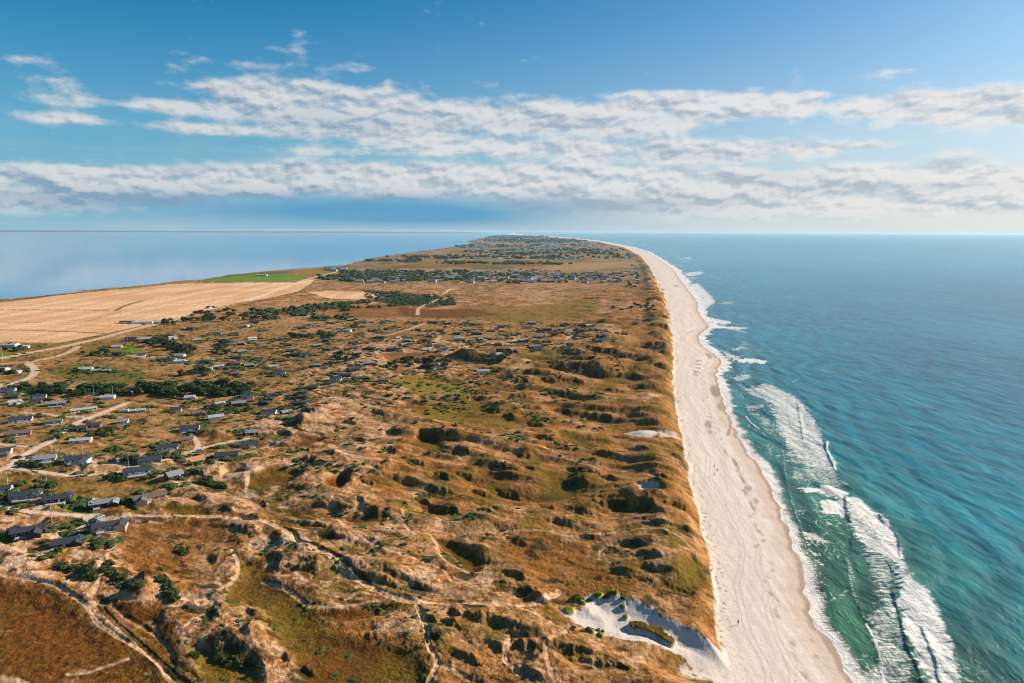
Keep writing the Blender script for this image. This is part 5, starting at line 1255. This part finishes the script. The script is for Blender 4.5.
# ------------------------------------------------------------------ sky and light
w = bpy.data.worlds.new('World'); scene.world = w; w.use_nodes = True
t = NT(w.node_tree); bg = next(n for n in w.node_tree.nodes if n.type == 'BACKGROUND')
sky = t.new('ShaderNodeTexSky', sky_type='NISHITA'); sky.sun_disc = False
sky.sun_elevation = SUN_EL; sky.sun_rotation = SUN_AZ; sky.air_density = 1.0; sky.dust_density = 1.2; sky.ozone_density = 2.2
g = t.new('ShaderNodeTexCoord').outputs['Generated']
sp = t.new('ShaderNodeSeparateXYZ'); t.l.new(g, sp.inputs[0])
az = t.m('ARCTAN2', sp.outputs[0], sp.outputs[1]); el = t.m('ARCSINE', sp.outputs[2])
cv = t.new('ShaderNodeCombineXYZ'); t.l.new(az, cv.inputs[0]); t.l.new(el, cv.inputs[1]); uv = cv.outputs[0]
def azel(px, py):
    d = ray(px, py); d = d / np.linalg.norm(d); return math.atan2(d[0], d[1]), math.asin(d[2])
def blob(px, py, rx, ry, wgt, acc=None):
    a, e = azel(px, py); z = math.cos(a) ** 1
    q = t.vm('MULTIPLY', t.vm('SUBTRACT', uv, (a, e, 0)), (F / rx / z * .9, F / ry * .9, 0))
    ex = t.m('EXPONENT', t.m('MULTIPLY', t.vm('DOT_PRODUCT', q, q), -1.0))
    return t.m('MULTIPLY_ADD', ex, wgt, acc if acc is not None else 0.0)
HIGH = [(230, 108, 150, 7, .8), (330, 110, 90, 20, 1.1), (400, 120, 65, 14, .9), (290, 92, 65, 9, .65), (140, 108, 110, 5, .5), (300, 133, 140, 5, .5), (90, 122, 120, 4, .3),
        (520, 117, 85, 15, 1.0), (600, 120, 95, 13, .95), (680, 113, 70, 11, .85), (735, 100, 65, 8, .85), (830, 106, 90, 9, .65), (930, 105, 70, 13, 1.05), (1000, 111, 70, 10, .95), (1100, 112, 90, 10, .9),
        (560, 151, 100, 8, .75), (690, 152, 95, 11, 1.0), (800, 148, 60, 8, .75), (860, 147, 35, 5, .6), (440, 146, 90, 7, .7), (330, 152, 80, 4, .6), (610, 163, 150, 5, .5), (210, 130, 60, 4, .4),
        (200, 86, 36, 5, .62), (310, 60, 50, 10, .58), (240, 64, 40, 5, .45), (24, 76, 34, 4, .55), (14, 57, 24, 4, .45), (817, 95, 13, 3, .62), (388, 86, 4, 5, .4), (650, 93, 80, 5, .5), (0, 112, 70, 5, .5), (900, 72, 60, 3, .3)]
BANK = [(240, 183, 240, 12, .85), (430, 180, 180, 17, 1.0), (560, 178, 80, 14, .85), (330, 170, 90, 7, .55), (650, 188, 100, 16, .9), (760, 192, 120, 18, .85), (880, 182, 100, 15, 1.0), (985, 186, 100, 17, 1.0),
        (820, 212, 240, 12, .6), (80, 190, 140, 12, .75), (40, 207, 140, 9, .6), (-80, 190, 120, 14, .7), (1110, 185, 120, 14, .9), (560, 208, 70, 7, .4), (100, 170, 120, 4, .4)]
G1 = None
for bb in HIGH: G1 = blob(*bb, acc=G1)
G2 = None
for bb in BANK: G2 = blob(*bb, acc=G2)
def cloudnoise(dx=0, dy=0):
    mp = t.vm('MULTIPLY', t.vm('ADD', uv, (dx, dy, 0)), (15, 34, 1))
    n1 = t.noise(mp, 1.0, 9, .57, dist=.05)
    return n1
nA = cloudnoise(); nB = cloudnoise(.004, .006)
fine = t.noise(t.vm('MULTIPLY', uv, (60, 130, 1)), 1.0, 5, .65)
Gs = t.m('MINIMUM', t.m('MAXIMUM', G1, G2), 1.25)
base = t.m('ADD', t.m('MULTIPLY', Gs, .85), t.m('MULTIPLY_ADD', nA, 2.3, -1.22))
base = t.m('ADD', base, t.m('MULTIPLY_ADD', fine, .28, -.14))
dens = t.ss(base, .20, .92)
veil = t.m('MULTIPLY', t.ss(el, .20, .02), t.ss(t.noise(t.vm('MULTIPLY', uv, (5, 40, 1)), 1.0, 5, .6), .40, .75))
# light on the cloud: brighter where the density falls off towards the sun
lit = t.m('MULTIPLY_ADD', t.m('SUBTRACT', nA, nB), 6.0, .74)
lit = t.m('ADD', lit, t.m('MULTIPLY_ADD', t.m('SUBTRACT', 1.0, dens), .35, .02))
lit = t.m('ADD', lit, t.m('MULTIPLY_ADD', fine, .5, -.25), clamp=True)
azr = t.ss(az, -.6, .75)
darkb = None
for bb in [(400, 210, 170, 10, .9), (480, 214, 90, 9, .6), (280, 203, 200, 8, .5), (610, 204, 100, 7, .6), (120, 200, 140, 6, .4), (760, 178, 60, 6, .3), (330, 122, 80, 8, .35), (690, 156, 60, 4, .35), (880, 190, 100, 5, .35), (560, 124, 90, 5, .3)]:
    darkb = blob(*bb, acc=darkb)
lit = t.m('SUBTRACT', lit, darkb, clamp=True)
cshade = t.mix(azr, (3.0, 4.3, 5.9, 1), (5.4, 6.2, 7.0, 1))
clight = t.mix(azr, (8.0, 8.3, 8.5, 1), (9.9, 9.7, 9.5, 1))
ccol = t.mix(lit, cshade, clight)
tint = t.mix(1.0, sky.outputs[0], t.mix(azr, (.09, 1.0, 1.42, 1), (.56, .96, 1.25, 1)), 'MULTIPLY')
hz = t.m('POWER', t.m("MULTIPLY_ADD", el, -3.1, 1.0, clamp=True), 1.6)
hzc = t.mix(azr, (3.6, 6.4, 8.2, 1), (9.6, 9.6, 9.6, 1))
s1 = t.mix(t.m('MULTIPLY', hz, .9), tint, hzc)
s1 = t.mix(t.m('MULTIPLY', veil, .28), s1, clight)
rain = blob(380, 210, 120, 12, .8); rain = blob(460, 217, 110, 11, .6, rain); rain = blob(250, 212, 130, 11, .4, rain)
s2 = t.mix(t.m('MULTIPLY', t.m('MULTIPLY', dens, .93), t.ss(el, -.01, .04)), s1, ccol)
s2 = t.mix(t.m('MINIMUM', t.m('MULTIPLY', rain, .85), .85), s2, (1.0, 3.9, 6.6, 1))
t.put(bg.inputs['Color'], s2); bg.inputs['Strength'].default_value = 0.05
w.cycles.sampling_method = 'MANUAL'; w.cycles.sample_map_resolution = 512

sd = bpy.data.lights.new('sun', 'SUN'); sd.energy = 5.0; sd.angle = math.radians(.53); sd.color = (1, .88, .72)
so = bpy.data.objects.new('sun', sd); col.objects.link(so)
so.rotation_euler = Vector((math.cos(SUN_EL) * S[0], math.cos(SUN_EL) * S[1], math.sin(SUN_EL))).to_track_quat('Z', 'Y').to_euler()

# haze
HZ = 0.000026
bm = bpy.data.meshes.new('haze'); X = 46000.0
hv = [(sx_ * X, sy_ * X, z) for z in (-30.0, 136.0) for sx_, sy_ in ((-1, -1), (1, -1), (1, 1), (-1, 1))]
bm.from_pydata(hv, [], [(3, 2, 1, 0), (4, 5, 6, 7), (0, 1, 5, 4), (1, 2, 6, 5), (2, 3, 7, 6), (3, 0, 4, 7)])
ho = bpy.data.objects.new('haze', bm); col.objects.link(ho); ho['kind'] = 'stuff'
m = bpy.data.materials.new('haze air'); m.use_nodes = True; nt_ = m.node_tree; nt_.nodes.clear()
ou = nt_.nodes.new('ShaderNodeOutputMaterial'); pv = nt_.nodes.new('ShaderNodeVolumePrincipled'); pv.inputs['Color'].default_value = (.55, .82, 1.0, 1); pv.inputs['Density'].default_value = HZ; pv.inputs['Anisotropy'].default_value = .2
nt_.links.new(pv.outputs[0], ou.inputs['Volume']); m.cycles.homogeneous_volume = True; bm.materials.append(m)

vs = scene.view_settings; vs.view_transform = 'Standard'; vs.look = 'None'; vs.exposure = 0.76; vs.gamma = 1.0; vs.use_curve_mapping = False
scene.display_settings.display_device = 'sRGB'
scene.cycles.max_bounces = 4; scene.cycles.diffuse_bounces = 2; scene.cycles.glossy_bounces = 2; scene.cycles.volume_bounces = 0; scene.cycles.use_denoising = True
scene.cycles.transparent_max_bounces = 4

scene.cycles.filter_width = 1.05
